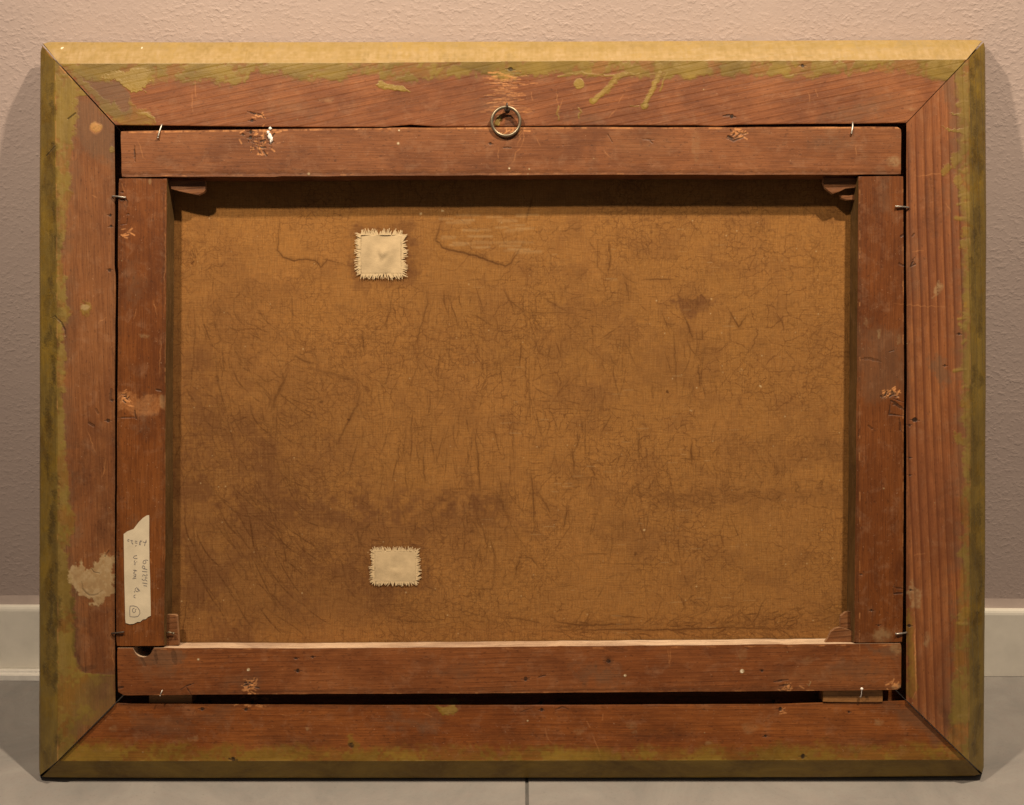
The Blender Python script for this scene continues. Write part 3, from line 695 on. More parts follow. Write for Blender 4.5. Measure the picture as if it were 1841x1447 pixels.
        h = t.math('ADD', h, t.math('MULTIPLY', pl, .3))
        h = t.math('SUBTRACT', h, t.math('MULTIPLY', dk, 1.3))
        h = t.math('ADD', h, t.math('MULTIPLY', pn2, .18))
        rgh = t.math('SUBTRACT', rough, t.math('MULTIPLY', pa, .12))
    t.set(t.b, 'Base Color', col)
    t.set(t.b, 'Roughness', rgh)
    t.b.inputs['Specular IOR Level'].default_value = gloss
    t.set(t.b, 'Normal', t.bump(h, .55, .0011))
    return t.m


# stained pine tones
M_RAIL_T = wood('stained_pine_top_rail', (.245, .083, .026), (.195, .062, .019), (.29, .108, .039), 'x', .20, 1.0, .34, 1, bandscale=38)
M_RAIL_L = wood('stained_pine_left_rail', (.218, .080, .023), (.170, .059, .018), (.245, .098, .034), 'y', .03, 1.0, .22, 2, bandscale=48)
M_RAIL_R = wood('stained_pine_right_rail', (.34, .130, .042), (.26, .090, .028), (.20, .066, .024), 'y', .035, .8, 1.0, 3, bandscale=36)
M_RAIL_B = wood('stained_pine_bottom_rail', (.230, .067, .011), (.175, .048, .008), (.27, .088, .020), 'x', .0, 1.0, .18, 4)
M_BAR_T = wood('stained_bar_top', (.220, .080, .027), (.18, .062, .020), (.235, .085, .029), 'x', .0, .6, 0, 5, .5)
M_BAR_L = wood('stained_bar_left', (.168, .049, .008), (.135, .038, .006), (.195, .062, .013), 'y', .0, .6, 0, 6, .5)
M_BAR_R = wood('stained_bar_right', (.172, .051, .009), (.135, .038, .007), (.170, .054, .013), 'y', .0, .6, 0, 7, .5)
M_BAR_B = wood('stained_bar_bottom', (.235, .074, .018), (.195, .060, .015), (.25, .088, .027), 'x', .02, .9, .28, 8, .5, bandscale=60)
M_PALE = wood('bare_pine', (.66, .47, .31), (.56, .39, .26), (.70, .53, .38), 'x', 0, .8, 0, 9, .7, False)
M_SIDE = wood('aged_pine_edge', (.13, .072, .020), (.10, .055, .015), (.16, .09, .032), 'y', 0, .8, 0, 10, .7, False)
M_KEY = wood('wedge_wood', (.24, .095, .030), (.17, .064, .020), (.21, .085, .030), 'x', .1, 1.0, .5, 11, .6, False)
M_RIM = wood('cut_edge_wood', (.40, .22, .11), (.33, .18, .085), (.42, .24, .13), 'x', 0, .8, 0, 14, .7, False)
M_SPACER = wood('spacer_wood', (.34, .16, .05), (.28, .13, .04), (.32, .15, .05), 'x', 0, .8, 0, 12, .6, False)


def mat_canvas():
    t = NT('linen_canvas')
    c = t.coord()
    mv = marks_vec(t, c, -.030)
    ck, sn, sp = t.image(mv, IMG_C)
    big = t.noise(c, 3.2, 3, .5)
    mid = t.noise(c, 17, 5, .6, .6)
    thr_h = t.noise(t.mapping(c, (60, 900, 1)), 1, 2, .6)
    thr_v = t.noise(t.mapping(c, (900, 60, 1)), 1, 2, .6)
    fin = t.noise(c, 700, 2, .6)
    col = t.mix(t.ramp(big, [(.35, 0.0), (.65, 1.0)]), (.276, .128, .033), (.318, .144, .038))
    col = t.mix(t.math('MULTIPLY', t.ramp(mid, [(.35, 0.0), (.65, 1.0)]), .32), col, (.265, .118, .038))
    th = t.math('ADD', thr_h, thr_v)
    col = t.mix(t.math('MULTIPLY', t.ramp(t.math('MULTIPLY', th, .5), [(.40, 0.0), (.60, 1.0)]), .58), col, (.165, .078, .024))
    col = t.mix(t.math('MULTIPLY', t.ramp(fin, [(.5, 0.0), (.72, 1.0)]), .24), col, (.43, .24, .09))
    col = t.mix(t.math('MULTIPLY', sn, .80), col, (.125, .052, .020))
    col = t.mix(t.math('MULTIPLY', ck, .95), col, (.065, .024, .007))
    # craquelure network pressed through from the paint side
    wn = t.n('ShaderNodeTexNoise', Vector=c, Scale=26.0, Detail=4.0, Roughness=.6)
    wv = t.n('ShaderNodeVectorMath', _operation='MULTIPLY_ADD')
    t.t.links.new(wn.outputs['Color'], wv.inputs[0]); wv.inputs[1].default_value = (.030, .030, 0); t.t.links.new(c, wv.inputs[2])
    flat = t.mapping(wv.outputs[0], (1, 1, 0))
    net = None
    for sc_n, thr, gate_s, g0, g1_, amp, sx in ((44.0, .045, 4.0, .44, .59, .85, 1.0), (92.0, .080, 5.0, .45, .59, .90, 1.3), (165.0, .12, 6.0, .47, .61, .80, .75), (70.0, .05, 5.0, .45, .61, .8, 2.2)):
        vo = t.n('ShaderNodeTexVoronoi', _feature='DISTANCE_TO_EDGE', _voronoi_dimensions='2D', Vector=t.mapping(flat, (sx, 1, 1), (0, 0, 0), (sc_n, 0, 0)), Scale=sc_n)
        ln = t.ramp(vo.outputs['Distance'], [(0.0, .8), (thr, 0.0)])
        gate = t.ramp(t.noise(t.mapping(c, (1, 1, 1), (0, 0, 0), (sc_n * .1, 3.0, 0)), gate_s * 1.6, 4, .65), [(g0, 0.0), (g1_, amp)])
        brk_n = t.ramp(t.noise(c, 160, 3, .6), [(.36, .0), (.52, 1.0)])
        q = t.math('MULTIPLY', t.math('MULTIPLY', ln, gate), brk_n)
        net = q if net is None else t.math('MAXIMUM', net, q)
    col = t.mix(net, col, (.095, .036, .011))
    blot = t.ramp(t.noise(t.mapping(c, (1, 1.3, 1), (0, 0, 0), (4.2, 0, 0)), 24, 7, .72, 1.2), [(.50, 0.0), (.72, .26)])
    col = t.mix(blot, col, (.15, .064, .022))
    col = t.mix(t.math('MULTIPLY', sp, .8), col, (.52, .38, .2))
    t.set(t.b, 'Base Color', col)
    t.b.inputs['Roughness'].default_value = .85
    t.b.inputs['Specular IOR Level'].default_value = .12
    thc = t.math('ADD', t.noise(t.mapping(c, (30, 620, 1)), 1, 3, .7), t.noise(t.mapping(c, (620, 30, 1)), 1, 3, .7))
    col = t.mix(t.math('MULTIPLY', t.ramp(t.math('MULTIPLY', thc, .5), [(.50, 0.0), (.66, 1.0)]), .15), col, (.50, .28, .10))
    t.set(t.b, 'Base Color', col)
    h = t.math('ADD', t.math('MULTIPLY', th, .22), t.math('MULTIPLY', mid, .5))
    h = t.math('SUBTRACT', h, t.math('MULTIPLY', ck, .38))
    t.set(t.b, 'Normal', t.bump(h, .5, .0012))
    return t.m


def mat_simple(name, c, rough=.6, metal=0.0, var=.15, scale=60, spec=.4, bump=.0, bs=200, bd=.0005):
    t = NT(name)
    v = t.coord()
    n = t.noise(v, scale, 4, .6)
    col = t.mix(t.ramp(n, [(.3, 0.0), (.7, 1.0)]), tuple(x * (1 - var) for x in c), tuple(min(1, x * (1 + var)) for x in c))
    t.set(t.b, 'Base Color', col)
    t.b.inputs['Roughness'].default_value = rough
    t.b.inputs['Metallic'].default_value = metal
    t.b.inputs['Specular IOR Level'].default_value = spec
    if bump: t.set(t.b, 'Normal', t.bump(t.noise(v, bs, 3), bump, bd))
    return t.m


def mat_wall():
    t = NT('roughcast_wall_paint')
    c = t.coord()
    a = t.noise(t.mapping(c, (1, 1, 1.35)), 150, 3, .5, 0)
    b = t.noise(t.mapping(c, (1, 1, 1.3)), 190, 3, .6, .4)
    m = t.noise(c, 4, 4, .5)
    vor = t.n('ShaderNodeTexVoronoi', Vector=c, Scale=75.0, Randomness=1.0)
    grit = t.ramp(vor.outputs['Distance'], [(.0, 1.0), (.17, 0.0)])
    sel = t.ramp(t.n('ShaderNodeSeparateColor', Color=vor.outputs['Color']).outputs[0], [(.80, 0.0), (.84, 1.0)])
    grit = t.math('MULTIPLY', grit, sel)
    m = t.math('ADD', t.math('MULTIPLY', m, .6), t.math('MULTIPLY', t.noise(t.mapping(c, (1, 1, .6)), 11, 5, .65), .4))
    col = t.mix(t.ramp(m, [(.35, 0.0), (.65, 1.0)]), (.430, .345, .322), (.458, .370, .342))
    col = t.mix(t.math('MULTIPLY', t.ramp(b, [(.6, 0.0), (.8, 1.0)]), .15), col, (.48, .40, .34))
    t.set(t.b, 'Base Color', col)
    t.b.inputs['Roughness'].default_value = .75
    t.b.inputs['Specular IOR Level'].default_value = .25
    h = t.math('ADD', t.math('MULTIPLY', t.ramp(a, [(.48, 0.0), (.74, 1.0)]), t.ramp(t.noise(c, 12, 3, .6), [(.35, .35), (.65, 1.0)])), t.math('MULTIPLY', b, .35))
    h = t.math('ADD', h, t.math('MULTIPLY', grit, 1.0))
    h = t.math('ADD', h, t.math('MULTIPLY', t.noise(t.mapping(c, (1, 1, 1.3)), 34, 2, .5, 0), .9))
    t.set(t.b, 'Normal', t.bump(h, .50, .0010))
    return t.m


def mat_tile():
    t = NT('cement_look_tile')
    c = t.coord()
    a = t.noise(c, 9, 7, .66, .8)
    b = t.noise(c, 60, 6, .7)
    d = t.noise(c, 300, 4, .65)
    col = t.mix(t.ramp(a, [(.36, 0.0), (.62, 1.0)]), (.238, .230, .224), (.315, .298, .284))
    col = t.mix(t.math('MULTIPLY', t.ramp(b, [(.4, 0.0), (.7, 1.0)]), .4), col, (.285, .245, .232))
    col = t.mix(t.math('MULTIPLY', t.ramp(d, [(.58, 0.0), (.72, 1.0)]), .45), col, (.17, .16, .15))
    t.set(t.b, 'Base Color', col)
    t.set(t.b, 'Roughness', t.math('ADD', .38, t.math('MULTIPLY', b, .25)))
    t.b.inputs['Specular IOR Level'].default_value = .3
    t.set(t.b, 'Normal', t.bump(b, .15, .0008))
    return t.m


M_CANVAS = mat_canvas()
M_WALL = mat_wall()
M_TILE = mat_tile()
M_GROUT = mat_simple('grout', (.11, .105, .10), .9)
M_BASE = mat_simple('baseboard_enamel', (.86, .82, .735), .38, 0, .07, 26, .5, .08, 60, .0006)
M_CAULK = mat_simple('filler_bead', (.46, .372, .335), .6, 0, .12, 30)
M_ALU = mat_simple('brushed_aluminium', (.90, .87, .82), .35, .15, .08, 80)
M_NAIL = mat_simple('bright_steel', (.46, .43, .38), .42, .9, .3, 400)
M_IRON = mat_simple('worn_brass_iron', (.26, .215, .15), .42, .85, .25, 160, .5, .15, 300, .0003)
M_RUST = mat_simple('dark_iron', (.10, .075, .06), .55, .6, .3, 300)
M_PATCH = mat_simple('cream_patch_cloth', (.50, .385, .235), .9, 0, .16, 55, .1, .35, 900, .0006)
M_THREAD = mat_simple('cream_thread', (.56, .43, .26), .9, 0, .12, 500, .1)
M_PAPER = mat_simple('aged_tape_paper', (.58, .50, .37), .75, 0, .13, 45, .2, .2, 120, .0006)
M_PENCIL = mat_simple('pencil', (.17, .15, .15), .7, 0, .3, 600)
M_WHITE = mat_simple('white_plaster', (.88, .84, .80), .6, 0, .1, 300)
M_WOODFRONT = mat_simple('gilded_front', (.36, .25, .07), .45, .3, .2, 60)

# ------------------------------------------------------------------ object helpers


def link(name, me, parent=None, mats=()):
    o = bpy.data.objects.new(name, me)
    COL.objects.link(o)
    for m in mats: me.materials.append(m)
    if parent is not None:
        o.parent = parent
    return o


def from_bm(name, bm, parent=None, mats=(), smooth=False):
    me = bpy.data.meshes.new(name)
    bmesh.ops.recalc_face_normals(bm, faces=bm.faces)
    bm.to_mesh(me); bm.free()
    if smooth:
        for p in me.polygons: p.use_smooth = True
    return link(name, me, parent, mats)


def tag(o, label=None, cat=None, group=None, kind=None):
    if label: o['label'] = label
    if cat: o['category'] = cat
    if group: o['group'] = group
    if kind: o['kind'] = kind
    return o


def root(name, mw):
    o = bpy.data.objects.new(name, None)
    o.empty_display_size = .05
    COL.objects.link(o)
    o.matrix_world = mw
    return o


def child(o, p):          # keep frame-space coordinates: child's own matrix stays identity
    o.parent = p
    return o


def rnd_line(n, amp, seed):
    r = np.random.default_rng(seed)
    a = r.normal(0, 1, n)
    b = np.convolve(a, [.2, .3, .3, .2], 'same')
    c = np.interp(np.linspace(0, 1, n), np.linspace(0, 1, max(3, n // 8)), r.normal(0, 1, max(3, n // 8)))
    return amp * (b * .5 + c * .6)


def make_rail(name, horiz, lines, mat, parent, seed, label=None):
    """lines: list of (table along->across in px, a0, a1 along px at both mitres, depth n). A closed loop of lines makes the cross-section."""
    NST = 150 if horiz else 120
    bm = bmesh.new()
    rows = []
    for k, (tab, a0, a1, n, amp) in enumerate(lines):
        j = rnd_line(NST + 1, amp, seed * 100 + k)
        row = []
        for i in range(NST + 1):
            a = a0 + (a1 - a0) * i / NST
            c = float(curve(tab, a)) + j[i]
            row.append(bm.verts.new(L(a, c, n) if horiz else L(c, a, n)))
        rows.append(row)
    m = len(rows)
    for k in range(m):
        A, B = rows[k], rows[(k + 1) % m]
        for i in range(NST):
            bm.faces.new((A[i], A[i + 1], B[i + 1], B[i]))
    bm.faces.new([r[0] for r in rows]); bm.faces.new([r[-1] for r in rows])
    o = from_bm(name, bm, parent, [mat])
    if label: o['label'] = label
    return o


def off(tab, d): return [(a, b + d) for a, b in tab]


def board(name, outline, n_front, thick, mats, parent, bevel=.0009, jit=.45, step=9, seed=0, side_fn=None):
    """outline in px at the front plane; extruded back; edges slightly uneven and rounded"""
    r = np.random.default_rng(seed + 900)
    pts = []
    P = [np.array(p, float) for p in outline]
    for a, b in zip(P, P[1:] + P[:1]):
        ln = np.linalg.norm(b - a)
        k = max(1, int(ln / step))
        nrm = np.array([-(b - a)[1], (b - a)[0]]) / max(ln, 1e-6)
        jj = rnd_line(k + 1, jit, seed * 7 + len(pts)) if k > 3 else np.zeros(k + 1)
        for i in range(k):
            pts.append(a + (b - a) * i / k + nrm * (jj[i] if i else 0))
    bm = bmesh.new()
    fr = [bm.verts.new(L(p[0], p[1], n_front)) for p in pts]
    bk = [bm.verts.new(Vector((v.co.x, v.co.y, n_front - thick))) for v in fr]
    f = bm.faces.new(fr)
    bm.faces.new(bk[::-1])
    k = len(fr)
    for i in range(k):
        q = bm.faces.new((fr[i], bk[i], bk[(i + 1) % k], fr[(i + 1) % k]))
        if len(mats) > 1:
            nx = (pts[(i + 1) % k] - pts[i])
            q.material_index = 1 if side_fn is None or side_fn((pts[i] + pts[(i + 1) % k]) / 2) else 0
    if bevel:
        bmesh.ops.bevel(bm, geom=list(f.edges), offset=bevel, segments=2, profile=.6, affect='EDGES')
    return from_bm(name, bm, parent, mats)


def tube_bm(bm, pts, rad, seg=8, taper=None, cap=True):
    pts = [Vector(p) for p in pts]
    rings = []
    for i, p in enumerate(pts):
        d = (pts[min(i + 1, len(pts) - 1)] - pts[max(i - 1, 0)]).normalized()
        u = d.orthogonal().normalized() if i == 0 else (u - d * u.dot(d)).normalized()
        v = d.cross(u)
        rr = rad * (taper[i] if taper else 1)
        rings.append([bm.verts.new(p + (u * math.cos(t * 2 * math.pi / seg) + v * math.sin(t * 2 * math.pi / seg)) * rr) for t in range(seg)])
    for A, B in zip(rings, rings[1:]):
        for i in range(seg):
            bm.faces.new((A[i], A[(i + 1) % seg], B[(i + 1) % seg], B[i]))
    if cap:
        bm.faces.new(rings[0][::-1]); bm.faces.new(rings[-1])


# ------------------------------------------------------------------ setting: wall, baseboard, floor
pf = ray_hit(CX, 1212.5, 2, 0.0)          # where the baseboard meets the floor
Y_BB = pf.y
Y_WALL = Y_BB + .012
BB_H = ray_hit(CX, 1094, 1, Y_BB).z


def box(bm, x0, x1, y0, y1, z0, z1):
    v = [bm.verts.new((x, y, z)) for x in (x0, x1) for y in (y0, y1) for z in (z0, z1)]
    for q in ((0, 1, 3, 2), (4, 6, 7, 5), (0, 4, 5, 1), (2, 3, 7, 6), (0, 2, 6, 4), (1, 5, 7, 3)):
        bm.faces.new([v[i] for i in q])


bm = bmesh.new()
box(bm, -2.2, 2.2, Y_WALL, Y_WALL + .12, -.02, 2.5)
tag(from_bm('wall', bm, None, [M_WALL]), kind='structure')

bm = bmesh.new()     # skirting profile with a rounded top arris
prof = [(Y_WALL - .0005, 0.0005), (Y_BB, 0.0005), (Y_BB, BB_H - .0065), (Y_BB + .0007, BB_H - .0038), (Y_BB + .0021, BB_H - .0016), (Y_BB + .0042, BB_H - .0003), (Y_BB + .006, BB_H), (Y_WALL - .0005, BB_H)]
for x in (-2.2, 2.2):
    ring = [bm.verts.new((x, y, z)) for y, z in prof]
    if x < 0: first = ring
for i in range(len(prof)):
    bm.faces.new((first[i], first[(i + 1) % len(prof)], ring[(i + 1) % len(prof)], ring[i]))
bm.faces.new(first); bm.faces.new(ring[::-1])
baseb = tag(from_bm('baseboard', bm, None, [M_BASE]), kind='structure')
bm = bmesh.new()     # filler bead between skirting and wall, a bit uneven
NX = 160
ra = rnd_line(NX + 1, .0012, 5); rb = rnd_line(NX + 1, .0006, 6)
top = []; bot = []; mid = []
for i in range(NX + 1):
    x = -2.2 + 4.4 * i / NX
    top.append(bm.verts.new((x, Y_WALL + .0004, BB_H + .0115 + ra[i])))
    mid.append(bm.verts.new((x, Y_WALL - .0026 + rb[i] * .3, BB_H + .004)))
    bot.append(bm.verts.new((x, Y_WALL - .0055 + rb[i] * .5, BB_H - .0002)))
for i in range(NX):
    bm.faces.new((top[i], top[i + 1], mid[i + 1], mid[i])); bm.faces.new((mid[i], mid[i + 1], bot[i + 1], bot[i]))
o = from_bm('filler_bead', bm, baseb, [M_CAULK], True)

fl = bpy.data.objects.new('floor', None); COL.objects.link(fl); fl['kind'] = 'structure'
bm = bmesh.new(); box(bm, -2.25, 2.25, -2.4, Y_WALL, -.02, -.0016)
from_bm('grout_bed', bm, fl, [M_GROUT])
JX = ray_hit(947.5, 1430, 2, 0.0).x
for i in range(-2, 2):
    for j in range(3):
        x0 = JX + .9 * i + .0016; x1 = JX + .9 * (i + 1) - .0016
        y1 = Y_WALL - .62 * j - (.0016 if j else .001); y0 = Y_WALL - .62 * (j + 1) + .0016
        bm = bmesh.new(); box(bm, x0, x1, y0, y1, -.0014, 0.0)
        tf = [f for f in bm.faces if all(abs(v.co.z) < 1e-6 for v in f.verts)][0]
        bmesh.ops.bevel(bm, geom=list(tf.edges), offset=.0007, segments=1, affect='EDGES')
        from_bm('floor_tile', bm, fl, [M_TILE])

# aluminium strip lying on the floor along the baseboard, left side
bm = bmesh.new()
xe = ray_hit(300, 1230, 2, 0).x
yt = Y_BB
dz = .0
prof = [(yt - .001, .0004), (yt - .001, .0060), (yt - .0065, .0060), (yt - .0070, .0078), (yt - .0110, .0078), (yt - .0118, .0058), (yt - .0170, .0058), (yt - .0176, .0074), (yt - .0215, .0070),
        (yt - .0225, .0004)]
A = [bm.verts.new((-2.0, y, z)) for y, z in prof]; B = [bm.verts.new((xe, y, z)) for y, z in prof]
for i in range(len(prof)): bm.faces.new((A[i], A[(i + 1) % len(prof)], B[(i + 1) % len(prof)], B[i]))
bm.faces.new(A); bm.faces.new(B[::-1])
tag(from_bm('metal_strip', bm, None, [M_ALU]), 'thin ribbed light metal strip on the floor along the baseboard left of the frame', 'metal strip')

# ------------------------------------------------------------------ picture frame
frame = root('picture_frame', FRAME)
tag(frame, 'mitred brown picture frame seen from behind, gold paint splashes, leaning on the wall', 'picture frame')

C = .018
LIP = 36


def rail_lines(inner, chamf, outer, s, a_in, a_ch, a_out, n0=0.0, horiz=True):
    """s = +1 if outward is towards larger px, -1 otherwise"""
    a_lip = (a_in[0] + (LIP if True else 0), a_in[1] - LIP)
    return [
        (off(inner, -s * LIP), a_lip[0], a_lip[1], -.050, .2),
        (off(inner, -s * LIP), a_lip[0], a_lip[1], -.0375, .2),
        (off(inner, 0), a_in[0], a_in[1], -.0375, .2),
        (off(inner, 0), a_in[0], a_in[1], n0 - .0010, .45),
        (off(inner, s * .7), a_in[0] - .7, a_in[1] + .7, n0 - .0002, .45),
        (off(inner, s * 2.2), a_in[0] - 2.2, a_in[1] + 2.2, n0, .2),
        (off(chamf, -s * 1.2), a_ch[0] + 1.2, a_ch[1] - 1.2, n0, .25),
        (off(chamf, s * 1.2), a_ch[0] - 1.2, a_ch[1] + 1.2, n0 - .0009, .25),
        (off(outer, -s * 2.5), a_out[0] + 2.5, a_out[1] - 2.5, -C + .0012, .35),
        (off(outer, -s * .6), a_out[0] + .6, a_out[1] - .6, -C - .001, .4),
        (off(outer, 0), a_out[0], a_out[1], -C - .0035, .35),
        (off(outer, 0), a_out[0], a_out[1], -T2, .2),
        (off(outer, -s * 30), a_out[0] + 30, a_out[1] - 30, -.050, .2),
        (off(inner, s * 30), a_in[0] - 30, a_in[1] + 30, -.052, .2),
    ]


def rounded(tab, s, r0, r1, a0, a1):
    """outer edge table with its two ends curled inwards by corner radii r0 and r1"""
    n_ = []
    for i in range(9):
        t_ = i / 8
        for a_, r_, d_ in ((a0, r0, 1), (a1, r1, -1)):
            dd_ = r_ * (.293 + .707 * t_)
            n_.append((a_ + d_ * dd_, float(curve(tab, a_)) - s * (r_ - math.sqrt(max(0, r_ * r_ - (r_ - dd_) ** 2)))))
    inner_ = [(a_, b_) for a_, b_ in tab if a0 + r0 < a_ < a1 - r1]
    return sorted(n_ + inner_)


G = .85   # half mitre gap in px
OUT_T = [(72, 75.5), (300, 76), (900, 75), (1400, 73), (1770, 71.5)]
OUT_B = [(70, 1397.5), (400, 1398.5), (1000, 1398), (1500, 1397), (1770, 1394.5)]
OUT_L = [(70, 73), (400, 71), (700, 71.5), (1100, 71), (1400, 70.5)]
OUT_R = [(70, 1771), (400, 1773), (700, 1772), (1000, 1771), (1400, 1768.5)]
OUT_T = rounded(OUT_T, -1, 14, 10, 72, 1770)
OUT_B = rounded(OUT_B, 1, 7, 13, 72, 1768)
OUT_L = rounded(OUT_L, -1, 14, 7, 77, 1397.5)
OUT_R = rounded(OUT_R, 1, 10, 13, 72, 1395)
make_rail('rail', True, rail_lines(IN_T, CH_T, OUT_T, -1, (208 + G, 1629.5 - G), (106 + G, 1739 - G), (76.1 + G, 1767 - G)), M_RAIL_T, frame, 1,
          'top rail with bright worn gold chamfer')
make_rail('rail', True, rail_lines(IN_B, CH_B, OUT_B, 1, (208 + G, 1629.3 - G), (103 + G, 1739.5 - G), (74 + G, 1764.2 - G), -.004), M_RAIL_B, frame, 2,
          'bottom rail with dark olive chamfer')
make_rail('rail', False, rail_lines(IN_L, CH_L, OUT_L, -1, (224.8 + G, 1264 - G), (106.5 + G, 1369 - G), (81.1 + G, 1395.5 - G)), M_RAIL_L, frame, 3,
          'left rail with olive gold edge and a plaster blot')
make_rail('rail', False, rail_lines(IN_R, CH_R, OUT_R, 1, (221.3 + G, 1258.6 - G), (103 + G, 1368 - G), (75 + G, 1391.2 - G)), M_RAIL_R, frame, 4,
          'right rail with bold straight grain')

# spacers wedged in the lower gap
for (x0, x1, y0, y1, n) in ((1480, 1587, 1246.5, 1262, -.0025), (268, 345, 1249, 1264, -.010)):
    board('spacer', [(x0, y0 - 6), (x1, y0 - 6), (x1, y1), (x0, y1)], n, .02, [M_SPACER], frame, .0006, .3, 9, int(x0))

# ring hanger
hang = bpy.data.objects.new('ring_hanger', None); COL.objects.link(hang); hang.parent = frame
bm = bmesh.new()
pc = L(911.5, 194, 0)
tube_bm(bm, [pc + Vector((0, 0, -.004)), pc + Vector((0, 0, .0055))], .0015, 10)
k = 18
loop = [pc + Vector((.0003 * math.sin(a), .0028 * math.cos(a) + .0002, .0080 + .0032 * math.sin(a))) for a in [2 * math.pi * i / k for i in range(k + 1)]]
tube_bm(bm, loop, .0010, 8)
tube_bm(bm, [L(912, 196.5, .0002), L(912, 196.5, .0018)], .0034, 14)
from_bm('eye_screw', bm, hang, [M_RUST], True)
bm = bmesh.new()
rc = L(909.5, 217.5, .0082)
rr_ = 25.3 * S
nn = 56
ringpts = []
for i in range(nn + 1):
    a = 2 * math.pi * i / nn
    ringpts.append(rc + Vector((rr_ * math.sin(a), rr_ * math.cos(a), -.0022 * (1 - math.cos(a)) / 2 - .001 + .0001 * math.sin(a * 3))))
tube_bm(bm, ringpts, .0018, 14, None, False)
bmesh.ops.remove_doubles(bm, verts=bm.verts, dist=.0001)
from_bm('ring', bm, hang, [M_IRON], True)

# bent nails holding the stretcher (head end, then point end going into the frame)
for i, (a, b, rad, hd) in enumerate((((284, 247), (291, 224), .0009, 0), ((1531, 239), (1533, 220), .0009, 0), ((225, 355), (202, 352.5), .00095, 0), ((1611, 371), (1634, 373), .00095, 0),
                                     ((222, 1136), (201, 1138.5), .0009, 1), ((1611, 1139.5), (1630, 1137), .0009, 0), ((1549, 1238), (1547.5, 1253), .0004, 2), ((288, 1250), (293, 1238), .0006, 0),
                                     ((483, 252), (486, 226), .0007, 0))):
    if i == 8: continue
    bm = bmesh.new()
    pa_, pb_ = L(a[0], a[1], .0048), L(b[0], b[1], .0012)
    mid_ = (pa_ + pb_) / 2 + Vector((.0002, .0001, .0022))
    pts = [(pa_ * (1 - t) ** 2 + mid_ * 2 * t * (1 - t) + pb_ * t * t) for t in [j / 8 for j in range(9)]]
    tail = (pb_ - pa_).normalized() * .001 + Vector((0, 0, -.005))
    pts.append(pb_ + tail * .5); pts.append(pb_ + tail)
    tube_bm(bm, pts, rad, 8, [1.0] * 9 + [.9, .5])
    dr = (pa_ - pts[1]).normalized()
    hr = {0: 1.45, 1: 1.2, 2: 3.6}[hd]
    if hd == 2:
        bmesh.ops.create_icosphere(bm, subdivisions=2, radius=.0016, matrix=Matrix.Translation(pa_ + Vector((0, 0, .0008))))
    else:
        tube_bm(bm, [pa_, pa_ + dr * .0007], rad * hr, 8)
    from_bm('nail' if hd != 2 else 'pin', bm, frame, [M_NAIL if hd != 1 else M_RUST] if hd != 2 else [M_WHITE], True)

# ------------------------------------------------------------------ stretched canvas
sc_ = root('stretched_canvas', FRAME)
tag(sc_, 'back of an old brown linen canvas on a wooden stretcher, with two frayed cream patches', 'canvas')
NB = .003
board('stretcher_bar', [(217, 236), (350, 234), (500, 232), (700, 229.5), (1000, 228), (1300, 228.5), (1500, 227.5), (1614, 228), (1620, 232), (1620, 313), (1500, 314), (1000, 314), (500, 317), (219, 318)], NB, .030,
      [M_BAR_T], sc_, .0010, .5, 8, 1)['label'] = 'top bar of the stretcher'
board('stretcher_bar', [(214, 321), (300, 320.5), (299, 500), (297.5, 700), (297, 1000), (295, 1161), (210, 1161.5), (209, 1100), (211, 700), (213, 500), (213, 492), (211.5, 480)], NB - .0004, .030,
      [M_BAR_L, M_SIDE], sc_, .0010, .4, 8, 2)['label'] = 'left bar of the stretcher carrying the paper label'
board('stretcher_bar', [(1543.5, 317), (1624, 317), (1625, 700), (1624, 1000), (1622, 1154), (1536, 1155), (1536.5, 1100), (1540, 700), (1542, 500)], NB - .0004, .030,
      [M_BAR_R, M_SIDE], sc_, .0010, .4, 8, 3)['label'] = 'right bar of the stretcher with splintered wood'
notch = [(276 - 18.5 + 18.5 * math.cos(a), 1165 + 18 * math.sin(a)) for a in [math.pi - math.pi * i / 12 for i in range(13)]]
board('stretcher_bar', [(211, 1165)] + notch + [(325, 1165), (600, 1165), (1000, 1162), (1400, 1158), (1619, 1156.5), (1620.5, 1160), (1620, 1236), (1614, 1240), (1400, 1242), (1000, 1245), (500, 1248), (222, 1250), (212, 1244)], NB, .030,
      [M_BAR_B, M_PALE], sc_, .0010, .4, 8, 4, lambda p: p[1] < 1200 and 215 < p[0] < 1615)['label'] = 'bottom bar of the stretcher with half round notch'
# a thin inner slope on the left bar (the bar is wider where it meets the canvas)
bm = bmesh.new()
for i in range(61):
    y = 322 + (1158 - 322) * i / 60
    xr = np.interp(y, [322, 700, 1158], [299.5, 297.3, 295])
    a = bm.verts.new(L(xr - 1, y, NB - .0035)); b = bm.verts.new(L(xr + 5.0, y, -.014)); c_ = bm.verts.new(L(xr + 8.5, y, -.0285))
    if i: bm.faces.new((pa, a, b, pb)); bm.faces.new((pb, b, c_, pcv))
    pa, pb, pcv = a, b, c_
from_bm('edge_slope', bm, sc_, [M_SIDE])

